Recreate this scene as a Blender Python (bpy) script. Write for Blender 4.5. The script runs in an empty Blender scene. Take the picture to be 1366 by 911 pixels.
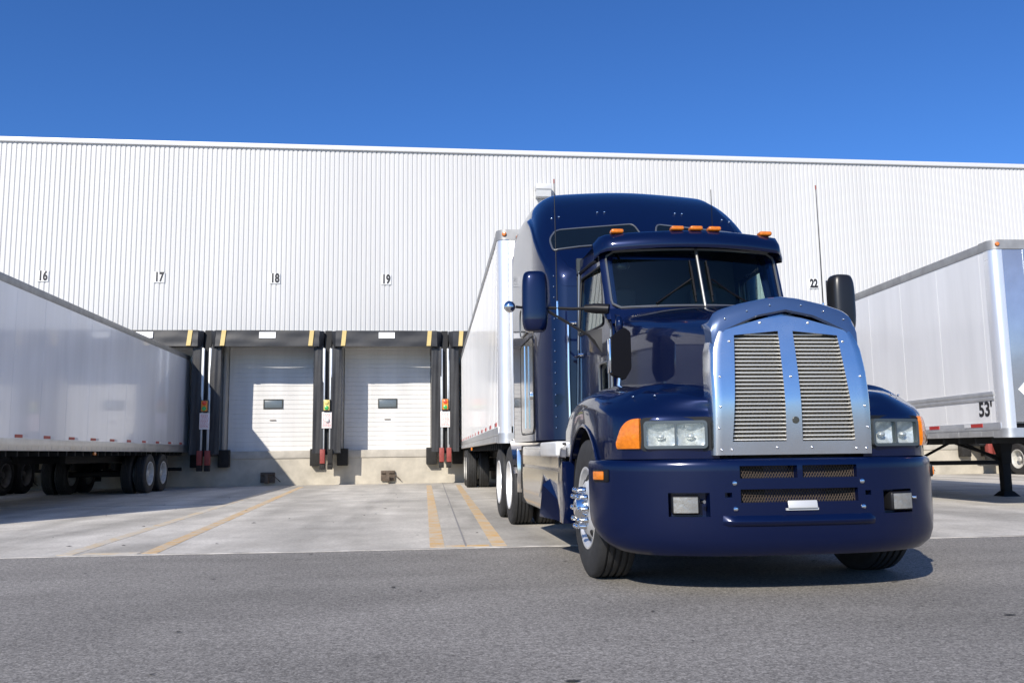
import bpy, bmesh, math, random
from mathutils import Vector, Matrix
random.seed(7)
SC = bpy.context.scene
COL = SC.collection
R = math.radians

# ------------------------------------------------------------------ helpers
def tag(o, label=None, cat=None, group=None, kind=None):
    if label: o['label'] = label
    if cat: o['category'] = cat
    if group: o['group'] = group
    if kind: o['kind'] = kind
    return o

def empty(name, loc=(0, 0, 0), rz=0.0, parent=None):
    o = bpy.data.objects.new(name, None)
    COL.objects.link(o)
    o.location = loc
    o.rotation_euler = (0, 0, rz)
    o.empty_display_size = 0.2
    if parent: o.parent = parent
    return o

def copy_tree(o, parent=None):
    c = o.copy()
    COL.objects.link(c)
    c.parent = parent
    for ch in list(o.children):
        copy_tree(ch, c)
    return c

def cr(p0, p1, p2, p3, t):
    return 0.5 * ((2 * p1) + (-p0 + p2) * t + (2 * p0 - 5 * p1 + 4 * p2 - p3) * t * t + (-p0 + 3 * p1 - 3 * p2 + p3) * t ** 3)

def spline(pts, n):
    """Catmull-Rom through pts, n samples a span"""
    pts = [Vector(p) for p in pts]
    out = []
    m = len(pts)
    for i in range(m - 1):
        a = pts[i - 1] if i else pts[0] * 2 - pts[1]
        d = pts[i + 2] if i + 2 < m else pts[-1] * 2 - pts[-2]
        for k in range(n):
            out.append(cr(a, pts[i], pts[i + 1], d, k / n))
    out.append(pts[-1])
    return out

def lerp(a, b, t): return a + (b - a) * t

def interp(tab, x):
    """piecewise smooth table look-up"""
    if x <= tab[0][0]: return tab[0][1]
    for (a, va), (b, vb) in zip(tab, tab[1:]):
        if x <= b:
            t = (x - a) / (b - a)
            return va + (vb - va) * t
    return tab[-1][1]

def rrect(x0, y0, x1, y1, r, n=5):
    out = []
    for cx, cy, a0 in ((x1 - r, y0 + r, -90), (x1 - r, y1 - r, 0), (x0 + r, y1 - r, 90), (x0 + r, y0 + r, 180)):
        for k in range(n + 1):
            a = R(a0 + 90 * k / n)
            out.append((cx + r * math.cos(a), cy + r * math.sin(a)))
    return out

def round_poly(pts, r, n=4):
    out = []
    m = len(pts)
    for i in range(m):
        p = Vector(pts[i]); a = Vector(pts[i - 1]); b = Vector(pts[(i + 1) % m])
        da, db = a - p, b - p
        q = min(r, da.length * .45, db.length * .45)
        s, e = p + da.normalized() * q, p + db.normalized() * q
        for k in range(n + 1):
            t = k / n
            out.append(tuple((1 - t) ** 2 * s + 2 * t * (1 - t) * p + t * t * e))
    return out

class MB:
    def __init__(self): self.bm = bmesh.new()
    def box(self, c, s, bevel=0.0, seg=2, rot=None):
        M = Matrix.Translation(c)
        if rot is not None: M = M @ rot
        M = M @ Matrix.Diagonal((s[0], s[1], s[2], 1))
        g = bmesh.ops.create_cube(self.bm, size=1.0, matrix=M)
        if bevel > 0:
            es = list({e for v in g['verts'] for e in v.link_edges})
            bmesh.ops.bevel(self.bm, geom=es, offset=bevel, segments=seg, profile=.5, affect='EDGES', clamp_overlap=True)
        return self
    def b2(self, x0, x1, y0, y1, z0, z1, bevel=0.0, seg=2):
        return self.box(((x0 + x1) / 2, (y0 + y1) / 2, (z0 + z1) / 2), (abs(x1 - x0), abs(y1 - y0), abs(z1 - z0)), bevel, seg)
    def cyl(self, p0, p1, r0, r1=None, n=16, caps=True):
        p0, p1 = Vector(p0), Vector(p1)
        if r1 is None: r1 = r0
        self.lathe([(r0, 0), (r1, (p1 - p0).length)], p0, p1 - p0, n, caps)
        return self
    def lathe(self, prof, o, axis, n=32, caps=False, a0=0.0, a1=math.tau):
        o = Vector(o); ax = Vector(axis).normalized()
        t = Vector((0, 0, 1)) if abs(ax.z) < .9 else Vector((1, 0, 0))
        u = ax.cross(t).normalized(); v = ax.cross(u)
        full = abs(a1 - a0 - math.tau) < 1e-6
        m = n if full else n + 1
        rings = []
        for r, h in prof:
            if r < 1e-6:
                vv = self.bm.verts.new(o + ax * h); rings.append([vv] * m)
            else:
                rings.append([self.bm.verts.new(o + ax * h + (u * math.cos(a0 + (a1 - a0) * k / n) + v * math.sin(a0 + (a1 - a0) * k / n)) * r) for k in range(m)])
        for A, B in zip(rings, rings[1:]):
            for k in range(n):
                k2 = (k + 1) % m
                vs = []
                for q in (A[k], A[k2], B[k2], B[k]):
                    if q not in vs: vs.append(q)
                if len(vs) > 2:
                    try: self.bm.faces.new(vs)
                    except ValueError: pass
        if caps:
            for rg in (rings[0], rings[-1]):
                if len(set(rg)) > 2:
                    try: self.bm.faces.new(rg)
                    except ValueError: pass
        return self
    def tube(self, pts, r, n=8, closed=False, caps=True):
        pts = [Vector(p) for p in pts]
        m = len(pts); rings = []
        prev = None
        for i, p in enumerate(pts):
            a = pts[i - 1] if (i or closed) else p
            b = pts[(i + 1) % m] if (i + 1 < m or closed) else p
            d = (b - a).normalized()
            if prev is None:
                t = Vector((0, 0, 1)) if abs(d.z) < .9 else Vector((1, 0, 0))
                u = d.cross(t).normalized()
            else:
                u = (prev - d * prev.dot(d)).normalized()
            prev = u
            v = d.cross(u)
            rr = r[i] if isinstance(r, (list, tuple)) else r
            rings.append([self.bm.verts.new(p + (u * math.cos(math.tau * k / n) + v * math.sin(math.tau * k / n)) * rr) for k in range(n)])
        prs = list(zip(rings, rings[1:]))
        if closed: prs.append((rings[-1], rings[0]))
        for A, B in prs:
            for k in range(n):
                self.bm.faces.new((A[k], A[(k + 1) % n], B[(k + 1) % n], B[k]))
        if not closed and caps:
            self.bm.faces.new(rings[0]); self.bm.faces.new(rings[-1])
        return self
    def superell(self, c, half, e1=.30, e2=.68, n=32):
        """rounded shell: e1 rounds the ends, e2 the plan"""
        pw = lambda v, e: math.copysign(abs(v) ** e, v)
        P = []
        for i in range(n + 1):
            f = -math.pi / 2 + math.pi * i / n
            P.append([(c[0] + half[0] * pw(math.cos(f), e1) * pw(math.cos(t), e2), c[1] + half[1] * pw(math.cos(f), e1) * pw(math.sin(t), e2), c[2] + half[2] * pw(math.sin(f), .62)) for t in [math.tau * k / n for k in range(n + 1)]])
        return self.grid(P)
    def sphere(self, c, r, n=16, scale=(1, 1, 1)):
        bmesh.ops.create_uvsphere(self.bm, u_segments=n, v_segments=max(6, n // 2), radius=r, matrix=Matrix.Translation(c) @ Matrix.Diagonal((*scale, 1)))
        return self
    def quad(self, *ps):
        self.bm.faces.new([self.bm.verts.new(p) for p in ps]); return self
    def hull(self, ps):
        vs = [self.bm.verts.new(p) for p in ps]
        bmesh.ops.convex_hull(self.bm, input=vs); return self
    def grid(self, P, skip=None, depth=None, closeu=False):
        """P[i][j] points; skip(i,j) faces become pockets pushed by vector depth"""
        V = [[self.bm.verts.new(p) for p in row] for row in P]
        holes = []
        ni = len(V) if closeu else len(V) - 1
        for i in range(ni):
            i2 = (i + 1) % len(V)
            for j in range(len(V[0]) - 1):
                q = (V[i][j], V[i2][j], V[i2][j + 1], V[i][j + 1])
                if len({v.co.to_tuple(6) for v in q}) < 3: continue
                if skip and skip(i, j): holes.append(q); continue
                self.bm.faces.new(q)
        if depth is not None and holes:
            fs = [self.bm.faces.new(q) for q in holes]
            g = bmesh.ops.extrude_face_region(self.bm, geom=fs)
            vs = [e for e in g['geom'] if isinstance(e, bmesh.types.BMVert)]
            bmesh.ops.translate(self.bm, verts=vs, vec=depth)
            bmesh.ops.delete(self.bm, geom=[f for f in fs if f.is_valid], context='FACES_ONLY')
        return self
    def prism(self, pts, fa, fb):
        """outline pts (2-D), fa(p) and fb(p) map to the two faces"""
        A = [self.bm.verts.new(fa(p)) for p in pts]; B = [self.bm.verts.new(fb(p)) for p in pts]
        self.bm.faces.new(A); self.bm.faces.new(list(reversed(B)))
        n = len(pts)
        for k in range(n): self.bm.faces.new((A[k], B[k], B[(k + 1) % n], A[(k + 1) % n]))
        return self
    def panel(self, outline, holes, fa, fb):
        """flat sheet with holes, given thickness by the two maps fa / fb"""
        loops = [outline] + list(holes)
        tmp = bmesh.new(); lv = []
        for lp in loops:
            vs = [tmp.verts.new((p[0], p[1], 0)) for p in lp]
            lv.append(vs)
            for k in range(len(vs)): tmp.edges.new((vs[k], vs[(k + 1) % len(vs)]))
        bmesh.ops.triangle_fill(tmp, use_beauty=True, use_dissolve=False, edges=tmp.edges[:], normal=(0, 0, 1))
        tmp.verts.index_update()
        A = [self.bm.verts.new(fa((v.co.x, v.co.y))) for v in tmp.verts]
        B = [self.bm.verts.new(fb((v.co.x, v.co.y))) for v in tmp.verts]
        for f in tmp.faces:
            ix = [v.index for v in f.verts]
            self.bm.faces.new([A[i] for i in ix]); self.bm.faces.new([B[i] for i in reversed(ix)])
        for vs in lv:
            ix = [v.index for v in vs]
            for k in range(len(ix)):
                a, b = ix[k], ix[(k + 1) % len(ix)]
                self.bm.faces.new((A[a], A[b], B[b], B[a]))
        tmp.free()
        return self
    def build(self, name, mat, parent=None, smooth=True, angle=38, normals=True):
        me = bpy.data.meshes.new(name)
        bmesh.ops.remove_doubles(self.bm, verts=self.bm.verts[:], dist=1e-5)
        if normals: bmesh.ops.recalc_face_normals(self.bm, faces=self.bm.faces[:])
        self.bm.to_mesh(me); self.bm.free()
        if smooth and len(me.polygons):
            me.polygons.foreach_set('use_smooth', [True] * len(me.polygons))
            me.set_sharp_from_angle(angle=R(angle))
        me.materials.append(mat)
        o = bpy.data.objects.new(name, me)
        COL.objects.link(o)
        if parent: o.parent = parent
        return o

def text_obj(name, s, size, mat, loc, rot, parent=None, sx=1.0, bold=.0, ext=.004):
    cu = bpy.data.curves.new(name, 'FONT')
    cu.body = s; cu.size = size; cu.align_x = 'CENTER'; cu.align_y = 'CENTER'
    cu.extrude = ext; cu.offset = bold; cu.resolution_u = 4
    t = bpy.data.objects.new('tmp_text', cu); COL.objects.link(t)
    bpy.context.view_layer.update()
    me = bpy.data.meshes.new_from_object(t.evaluated_get(bpy.context.evaluated_depsgraph_get()))
    bpy.data.objects.remove(t); bpy.data.curves.remove(cu)
    me.transform(Matrix.Translation(loc) @ rot @ Matrix.Diagonal((sx, 1, 1, 1)))
    me.materials.clear(); me.materials.append(mat)
    me.name = name
    o = bpy.data.objects.new(name, me); COL.objects.link(o)
    if parent: o.parent = parent
    return o

# ------------------------------------------------------------------ materials
def base_mat(name):
    m = bpy.data.materials.new(name); m.use_nodes = True
    nt = m.node_tree
    return m, nt, nt.nodes['Principled BSDF']

def N(nt, t, **kw):
    n = nt.nodes.new(t)
    for k, v in kw.items(): setattr(n, k, v)
    return n

def mat(name, col, rough=.5, metal=0.0, coat=0.0, var=0.0, vscale=3.0, bump=0.0, bscale=40.0, spec=.5, streak=False, rvar=0.0, coat_rough=.03):
    m, nt, b = base_mat(name)
    b.inputs['Base Color'].default_value = (*col, 1)
    b.inputs['Roughness'].default_value = rough
    b.inputs['Metallic'].default_value = metal
    b.inputs['Coat Weight'].default_value = coat
    b.inputs['Coat Roughness'].default_value = coat_rough
    b.inputs['Specular IOR Level'].default_value = spec
    tc = None
    if var or bump or rvar:
        tc = N(nt, 'ShaderNodeTexCoord')
    if var or rvar:
        mp = N(nt, 'ShaderNodeMapping')
        if streak: mp.inputs['Scale'].default_value = (1, 1, .12)
        nt.links.new(tc.outputs['Object'], mp.inputs['Vector'])
        nz = N(nt, 'ShaderNodeTexNoise'); nz.inputs['Scale'].default_value = vscale; nz.inputs['Detail'].default_value = 7; nz.inputs['Roughness'].default_value = .6
        nt.links.new(mp.outputs['Vector'], nz.inputs['Vector'])
    if var:
        rp = N(nt, 'ShaderNodeValToRGB')
        rp.color_ramp.elements[0].position = .3; rp.color_ramp.elements[1].position = .7
        rp.color_ramp.elements[0].color = (*[max(0, c * (1 - var)) for c in col], 1)
        rp.color_ramp.elements[1].color = (*[min(1, c * (1 + var * .5)) for c in col], 1)
        nt.links.new(nz.outputs['Fac'], rp.inputs['Fac']); nt.links.new(rp.outputs['Color'], b.inputs['Base Color'])
    if rvar:
        mr = N(nt, 'ShaderNodeMapRange'); mr.inputs['To Min'].default_value = max(0.02, rough - rvar); mr.inputs['To Max'].default_value = rough + rvar
        mr.inputs['From Min'].default_value = .3; mr.inputs['From Max'].default_value = .7
        nt.links.new(nz.outputs['Fac'], mr.inputs['Value']); nt.links.new(mr.outputs['Result'], b.inputs['Roughness'])
    if bump:
        n2 = N(nt, 'ShaderNodeTexNoise'); n2.inputs['Scale'].default_value = bscale; n2.inputs['Detail'].default_value = 4
        nt.links.new(tc.outputs['Object'], n2.inputs['Vector'])
        bp = N(nt, 'ShaderNodeBump'); bp.inputs['Strength'].default_value = bump; bp.inputs['Distance'].default_value = .01
        nt.links.new(n2.outputs['Fac'], bp.inputs['Height']); nt.links.new(bp.outputs['Normal'], b.inputs['Normal'])
    return m

def glass_mat(name, tint, ior=1.5, rough=0.0):
    m = bpy.data.materials.new(name); m.use_nodes = True
    nt = m.node_tree; nt.nodes.clear(); L = nt.links.new
    out = N(nt, 'ShaderNodeOutputMaterial'); mix = N(nt, 'ShaderNodeMixShader')
    tr = N(nt, 'ShaderNodeBsdfTransparent'); gl = N(nt, 'ShaderNodeBsdfGlossy')
    tr.inputs['Color'].default_value = (*tint, 1); gl.inputs['Roughness'].default_value = rough
    ge = N(nt, 'ShaderNodeNewGeometry'); dt = N(nt, 'ShaderNodeVectorMath', operation='DOT_PRODUCT')
    L(ge.outputs['Normal'], dt.inputs[0]); L(ge.outputs['Incoming'], dt.inputs[1])
    ab = N(nt, 'ShaderNodeMath', operation='ABSOLUTE'); L(dt.outputs['Value'], ab.inputs[0])
    om = N(nt, 'ShaderNodeMath', operation='SUBTRACT'); om.inputs[0].default_value = 1; L(ab.outputs[0], om.inputs[1])
    pw = N(nt, 'ShaderNodeMath', operation='POWER'); L(om.outputs[0], pw.inputs[0]); pw.inputs[1].default_value = 5
    r0 = ((ior - 1) / (ior + 1)) ** 2
    ma = N(nt, 'ShaderNodeMath', operation='MULTIPLY_ADD'); L(pw.outputs[0], ma.inputs[0]); ma.inputs[1].default_value = 1 - r0; ma.inputs[2].default_value = r0
    L(ma.outputs[0], mix.inputs[0]); L(tr.outputs[0], mix.inputs[1]); L(gl.outputs[0], mix.inputs[2]); L(mix.outputs[0], out.inputs[0])
    return m

def ground_mat(name, cols, speck, speck_scale, stain, grain=(.3, 120), bump=.3, big=.35):
    """mottled ground: base ramp, aggregate speckle, large worn patches and long tyre streaks that run towards the docks"""
    m, nt, b = base_mat(name)
    L = nt.links.new
    tc = N(nt, 'ShaderNodeTexCoord')
    n1 = N(nt, 'ShaderNodeTexNoise'); n1.inputs['Scale'].default_value = big; n1.inputs['Detail'].default_value = 8; n1.inputs['Roughness'].default_value = .62
    L(tc.outputs['Object'], n1.inputs['Vector'])
    rp = N(nt, 'ShaderNodeValToRGB')
    rp.color_ramp.elements[0].position = .32; rp.color_ramp.elements[1].position = .68
    rp.color_ramp.elements[0].color = (*cols[0], 1); rp.color_ramp.elements[1].color = (*cols[1], 1)
    L(n1.outputs['Fac'], rp.inputs['Fac'])
    n2 = N(nt, 'ShaderNodeTexNoise'); n2.inputs['Scale'].default_value = speck_scale; n2.inputs['Detail'].default_value = 3; n2.inputs['Roughness'].default_value = .7
    L(tc.outputs['Object'], n2.inputs['Vector'])
    r2 = N(nt, 'ShaderNodeMapRange'); r2.inputs['From Min'].default_value = .38; r2.inputs['From Max'].default_value = .62
    r2.inputs['To Min'].default_value = 1 - speck; r2.inputs['To Max'].default_value = 1 + speck
    L(n2.outputs['Fac'], r2.inputs['Value'])
    vo = N(nt, 'ShaderNodeTexVoronoi'); vo.inputs['Scale'].default_value = grain[1]
    L(tc.outputs['Object'], vo.inputs['Vector'])
    sx_ = N(nt, 'ShaderNodeSeparateColor'); L(vo.outputs['Color'], sx_.inputs[0])
    rv = N(nt, 'ShaderNodeMapRange'); rv.inputs['To Min'].default_value = 1 - grain[0]; rv.inputs['To Max'].default_value = 1 + grain[0]
    L(sx_.outputs[0], rv.inputs['Value'])
    mm = N(nt, 'ShaderNodeMath', operation='MULTIPLY'); L(r2.outputs['Result'], mm.inputs[0]); L(rv.outputs['Result'], mm.inputs[1])
    mx = N(nt, 'ShaderNodeMix', data_type='RGBA', blend_type='MULTIPLY'); mx.inputs['Factor'].default_value = 1
    L(rp.outputs['Color'], mx.inputs[6]); L(mm.outputs[0], mx.inputs[7])
    # streaks along the driving direction
    mp = N(nt, 'ShaderNodeMapping'); mp.inputs['Scale'].default_value = stain[1]
    L(tc.outputs['Object'], mp.inputs['Vector'])
    n3 = N(nt, 'ShaderNodeTexNoise'); n3.inputs['Scale'].default_value = 1.0; n3.inputs['Detail'].default_value = 6; n3.inputs['Distortion'].default_value = .4
    L(mp.outputs['Vector'], n3.inputs['Vector'])
    r3 = N(nt, 'ShaderNodeMapRange'); r3.inputs['From Min'].default_value = .35; r3.inputs['From Max'].default_value = .62
    r3.inputs['To Min'].default_value = 1 - stain[0]; r3.inputs['To Max'].default_value = 1.04
    L(n3.outputs['Fac'], r3.inputs['Value'])
    m2 = N(nt, 'ShaderNodeMix', data_type='RGBA', blend_type='MULTIPLY'); m2.inputs['Factor'].default_value = 1
    L(mx.outputs[2], m2.inputs[6]); L(r3.outputs['Result'], m2.inputs[7])
    # scattered dark drips and tar spots, drawn out across the lot
    mq = N(nt, 'ShaderNodeMapping'); mq.inputs['Scale'].default_value = (1.0, 1.6, 1.0)
    L(tc.outputs['Object'], mq.inputs['Vector'])
    n4 = N(nt, 'ShaderNodeTexNoise'); n4.inputs['Scale'].default_value = 2.3; n4.inputs['Detail'].default_value = 5; n4.inputs['Roughness'].default_value = .75
    L(mq.outputs['Vector'], n4.inputs['Vector'])
    r4 = N(nt, 'ShaderNodeMapRange'); r4.inputs['From Min'].default_value = .655; r4.inputs['From Max'].default_value = .70
    r4.inputs['To Min'].default_value = 1.0; r4.inputs['To Max'].default_value = .5
    L(n4.outputs['Fac'], r4.inputs['Value'])
    m3 = N(nt, 'ShaderNodeMix', data_type='RGBA', blend_type='MULTIPLY'); m3.inputs['Factor'].default_value = 1
    L(m2.outputs[2], m3.inputs[6]); L(r4.outputs['Result'], m3.inputs[7])
    L(m3.outputs[2], b.inputs['Base Color'])
    b.inputs['Roughness'].default_value = .85
    b.inputs['Specular IOR Level'].default_value = .25
    bp = N(nt, 'ShaderNodeBump'); bp.inputs['Strength'].default_value = bump; bp.inputs['Distance'].default_value = .012
    L(n2.outputs['Fac'], bp.inputs['Height']); L(bp.outputs['Normal'], b.inputs['Normal'])
    return m

def worn_paint(name, col, under, keep=.5):
    m, nt, b = base_mat(name); L = nt.links.new
    tc = N(nt, 'ShaderNodeTexCoord')
    n = N(nt, 'ShaderNodeTexNoise'); n.inputs['Scale'].default_value = 3.5; n.inputs['Detail'].default_value = 9; n.inputs['Roughness'].default_value = .75
    L(tc.outputs['Object'], n.inputs['Vector'])
    rp = N(nt, 'ShaderNodeValToRGB'); rp.color_ramp.elements[0].position = keep - .13; rp.color_ramp.elements[1].position = keep + .13
    rp.color_ramp.elements[0].color = (*under, 1); rp.color_ramp.elements[1].color = (*col, 1)
    L(n.outputs['Fac'], rp.inputs['Fac']); L(rp.outputs['Color'], b.inputs['Base Color'])
    b.inputs['Roughness'].default_value = .8
    return m

M = {}
M['asphalt'] = ground_mat('asphalt', ((.215, .203, .182), (.285, .268, .242)), .20, 30, (.14, (.5, 1.4, 1)), grain=(.42, 115), bump=.22)
M['concrete_yard'] = ground_mat('yard_concrete', ((.47, .44, .385), (.66, .625, .555)), .08, 22, (.36, (.9, .13, 1)), grain=(.07, 50), bump=.08, big=1.1)
M['grit'] = mat('grit', (.035, .033, .030), .9)
M['joint'] = mat('joint', (.27, .26, .25), .9)
M['edge'] = mat('concrete_edge', (.50, .475, .43), .85, var=.45, vscale=4)
M['yellow'] = worn_paint('worn_yellow', (.64, .37, .10), (.56, .50, .40), .52)
M['yellow_faint'] = worn_paint('faint_yellow', (.62, .42, .17), (.57, .53, .45), .57)
M['dock_concrete'] = mat('dock_concrete', (.50, .46, .38), .85, var=.28, vscale=1.6, bump=.2, bscale=30)
M['lip_concrete'] = mat('lip_concrete', (.47, .44, .38), .85, var=.22, vscale=3, bump=.15)
M['wall_white'] = mat('wall_white', (.575, .573, .556), .45, var=.06, vscale=.6, streak=True, spec=.35)
M['trim_white'] = mat('trim_white', (.62, .625, .615), .4)
M['plain_white'] = mat('plain_white', (.8, .8, .78), .5)
M['pier'] = mat('pier_paint', (.42, .41, .38), .7, var=.15, vscale=2)
M['roofing'] = mat('roofing', (.35, .35, .35), .9)
M['door_white'] = mat('door_white', (.70, .695, .675), .5, var=.12, vscale=2.2, streak=True)
M['door_glass'] = mat('door_glass', (.13, .16, .18), .25, spec=.6)
M['fabric'] = mat('black_vinyl', (.022, .023, .026), .55, var=.35, vscale=2.2, bump=.25, bscale=9)
M['black'] = mat('black_rubber', (.012, .012, .012), .7)
M['rubber'] = mat('bumper_rubber', (.022, .021, .02), .85, var=.4, vscale=8, bump=.4, bscale=30)
M['stripe_yellow'] = mat('guide_yellow', (.60, .45, .17), .6, var=.12, vscale=9)
M['galv'] = mat('galvanised', (.55, .57, .58), .4, .55, var=.15, vscale=6)
M['red'] = mat('red_paint', (.29, .055, .045), .6, var=.25, vscale=12)
M['sign_white'] = mat('sign_white', (.78, .72, .70), .5)
M['sign_red'] = mat('sign_red', (.60, .10, .10), .5)
M['orange_box'] = mat('orange_box', (.75, .26, .035), .5, var=.12, vscale=14)
M['yellow_box'] = mat('yellow_box', (.72, .60, .20), .5, var=.12, vscale=14)
M['lens_red'] = mat('lens_red', (.75, .07, .03), .25)
M['lens_green'] = mat('lens_green', (.05, .40, .10), .25)
M['lens_dark'] = mat('lens_dark', (.05, .05, .04), .3)
M['rust'] = mat('rusty_steel', (.13, .10, .075), .8, .2, var=.4, vscale=15)
M['ink'] = mat('ink', (.018, .018, .02), .6)
M['lamp_grey'] = mat('lamp_grey', (.62, .63, .62), .45)
# trailers
M['tr_white'] = mat('trailer_white', (.86, .86, .86), .2, coat=.5, var=.10, vscale=1.6, streak=True, rvar=.05, coat_rough=.06)
M['tr_white_rib'] = mat('trailer_white_dirty', (.82, .815, .80), .3, coat=.7, coat_rough=.10, var=.12, vscale=1.8, streak=True)
M['alu'] = mat('aluminium', (.62, .62, .61), .38, .75, var=.14, vscale=5, rvar=.08)
M['alu_dull'] = mat('dull_aluminium', (.36, .355, .34), .5, .45, var=.22, vscale=5)
M['polished'] = mat('polished_steel', (.80, .80, .80), .32, .6, rvar=.05, vscale=4)
M['tr_front'] = mat('trailer_front', (.50, .53, .57), .25, .75, var=.12, vscale=3)
M['under'] = mat('underframe_black', (.007, .007, .007), .8)
M['tape_red'] = mat('tape_red', (.42, .035, .03), .4)
M['tape_white'] = mat('tape_white', (.66, .66, .66), .4)
M['amber'] = mat('amber_lens', (.70, .19, .008), .18, coat=.7, var=.22, vscale=34, bump=.25, bscale=60)
M['tyre_shaded'] = mat('tyre_shaded', (.011, .011, .011), .85)  # darker tyre copy, shade beneath the trailers put into its colour
M['tyre'] = mat('tyre', (.026, .026, .0265), .72, var=.35, vscale=14, bump=.15, bscale=90)
M['rim_white'] = mat('rim_white', (.55, .54, .50), .4, var=.30, vscale=12)
M['rim_shaded'] = mat('rim_shaded', (.11, .105, .10), .6, var=.3, vscale=12)  # white rim again, darkened in colour to stand for under-trailer shade
M['rim_bright'] = mat('rim_bright', (.83, .83, .81), .3, .35, var=.06, vscale=10)
M['rim_alu'] = mat('rim_alu', (.80, .80, .785), .38, .65, var=.12, vscale=12)
M['flap'] = mat('mudflap', (.03, .03, .03), .7)
# tractor
def paint_mat():
    m, nt, b = base_mat('navy_paint'); L = nt.links.new
    b.inputs['Base Color'].default_value = (.0017, .0064, .037, 1)
    b.inputs['Specular IOR Level'].default_value = .05
    b.inputs['Metallic'].default_value = .25
    b.inputs['Roughness'].default_value = .32
    b.inputs['Coat Weight'].default_value = 1.0; b.inputs['Coat Roughness'].default_value = .045; b.inputs['Coat IOR'].default_value = 1.5
    tc = N(nt, 'ShaderNodeTexCoord'); n = N(nt, 'ShaderNodeTexNoise'); n.inputs['Scale'].default_value = 6; n.inputs['Detail'].default_value = 2
    L(tc.outputs['Object'], n.inputs['Vector'])
    bp = N(nt, 'ShaderNodeBump'); bp.inputs['Strength'].default_value = .012; bp.inputs['Distance'].default_value = .02
    L(n.outputs['Fac'], bp.inputs['Height']); L(bp.outputs['Normal'], b.inputs['Coat Normal'])
    return m
M['paint'] = paint_mat()
bm_ = M['paint'].copy(); bm_.name = 'bumper_paint'; M['bumper_paint'] = bm_
bb = bm_.node_tree.nodes['Principled BSDF']; bb.inputs['Coat Roughness'].default_value = .14; bb.inputs['Coat Weight'].default_value = .7
M['shield'] = mat('shield_blue', (.045, .085, .19), .3, .25, coat=1.0, coat_rough=.06)
M['chrome'] = mat('chrome', (.80, .80, .80), .07, 1.0, rvar=.03, vscale=5)
M['stainless'] = mat('stainless', (.90, .89, .865), .25, 1.0, rvar=.05, vscale=2)
M['skirt'] = mat('skirt_stainless', (.72, .69, .65), .12, 1.0, rvar=.04, vscale=3, bump=.06, bscale=2.2)
M['bar'] = mat('grille_bar', (.80, .78, .72), .35, .45)
M['mesh_dark'] = mat('radiator_dark', (.035, .032, .028), .8)
M['mesh_fine'] = mat('grille_fine', (.30, .28, .24), .5, .4)
M['vent_mesh'] = mat('vent_mesh', (.085, .062, .045), .7, .2)
M['trim_black'] = mat('black_plastic', (.010, .010, .011), .4, spec=.3)
M['trim_rubber'] = mat('window_rubber', (.012, .012, .012), .6)
M['trim_metal'] = mat('trim_metal', (.24, .245, .24), .3, .7)
M['bezel'] = mat('lamp_bezel', (.10, .115, .12), .3, .5)
M['lamp_glass'] = glass_mat('lamp_glass', (.93, .95, .95), 1.5, .02)
M['reflector'] = mat('lamp_reflector', (.74, .74, .73), .26, .4, var=.35, vscale=24, bump=.5, bscale=30)
M['fog_lens'] = mat('fog_lens', (.36, .345, .31), .25, .5, coat=1.0, bump=.3, bscale=40, var=.2, vscale=18)
M['windshield'] = glass_mat('windshield_glass', (.76, .95, .94), 1.55)
M['side_glass'] = glass_mat('side_glass', (.90, .97, .93), 2.0)
M['dark_glass'] = mat('dark_glass', (.004, .007, .010), .04, spec=.6)
M['mirror_black'] = mat('mirror_black', (.014, .014, .015), .34, spec=.5)
M['hm_black'] = mat('mirror_back', (.004, .004, .006), .5, spec=.12)
M['interior'] = mat('interior', (.045, .055, .06), .8)
M['seat'] = mat('seat_cloth', (.07, .075, .08), .9)
M['plate'] = mat('plate_blank', (.62, .62, .60), .4, .3)

# ------------------------------------------------------------------ camera (fitted to the photograph)
yaw, pit, rol, H = .1169, .127, -.0131, .94
F = Vector((math.sin(yaw) * math.cos(pit), math.cos(yaw) * math.cos(pit), math.sin(pit)))
R0 = Vector((math.cos(yaw), -math.sin(yaw), 0)); U0 = R0.cross(F)
Rv = R0 * math.cos(rol) + U0 * math.sin(rol); Uv = U0 * math.cos(rol) - R0 * math.sin(rol)
cam = bpy.data.cameras.new('camera'); co = bpy.data.objects.new('camera', cam); COL.objects.link(co)
co.matrix_world = Matrix(((Rv.x, Uv.x, -F.x, 0), (Rv.y, Uv.y, -F.y, 0), (Rv.z, Uv.z, -F.z, H), (0, 0, 0, 1)))
cam.sensor_width = 36; cam.lens = 1159.5 / 1366 * 36; cam.clip_end = 6000; cam.clip_start = .05
SC.camera = co

# ------------------------------------------------------------------ light and sky
sd = Vector((-.80, -1.40, 1.0)).normalized()          # towards the sun
elev = math.asin(sd.z); az = math.atan2(sd.x, sd.y)
sl = bpy.data.lights.new('sun', 'SUN'); so = bpy.data.objects.new('sun', sl); COL.objects.link(so)
sl.energy = 5.0; sl.angle = R(.53); sl.color = (1.0, .925, .82)
so.rotation_euler = sd.to_track_quat('Z', 'Y').to_euler(); so.location = (-20, -30, 30)
w = bpy.data.worlds.new('World'); SC.world = w; w.use_nodes = True
nt = w.node_tree; bg = nt.nodes['Background']
sky = nt.nodes.new('ShaderNodeTexSky'); sky.sky_type = 'NISHITA'; sky.sun_disc = False
sky.sun_elevation = elev; sky.sun_rotation = az % math.tau
sky.altitude = 900; sky.air_density = .9; sky.dust_density = 1.1; sky.ozone_density = 3.0
hs = nt.nodes.new('ShaderNodeHueSaturation'); hs.inputs['Saturation'].default_value = 1.14
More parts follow.
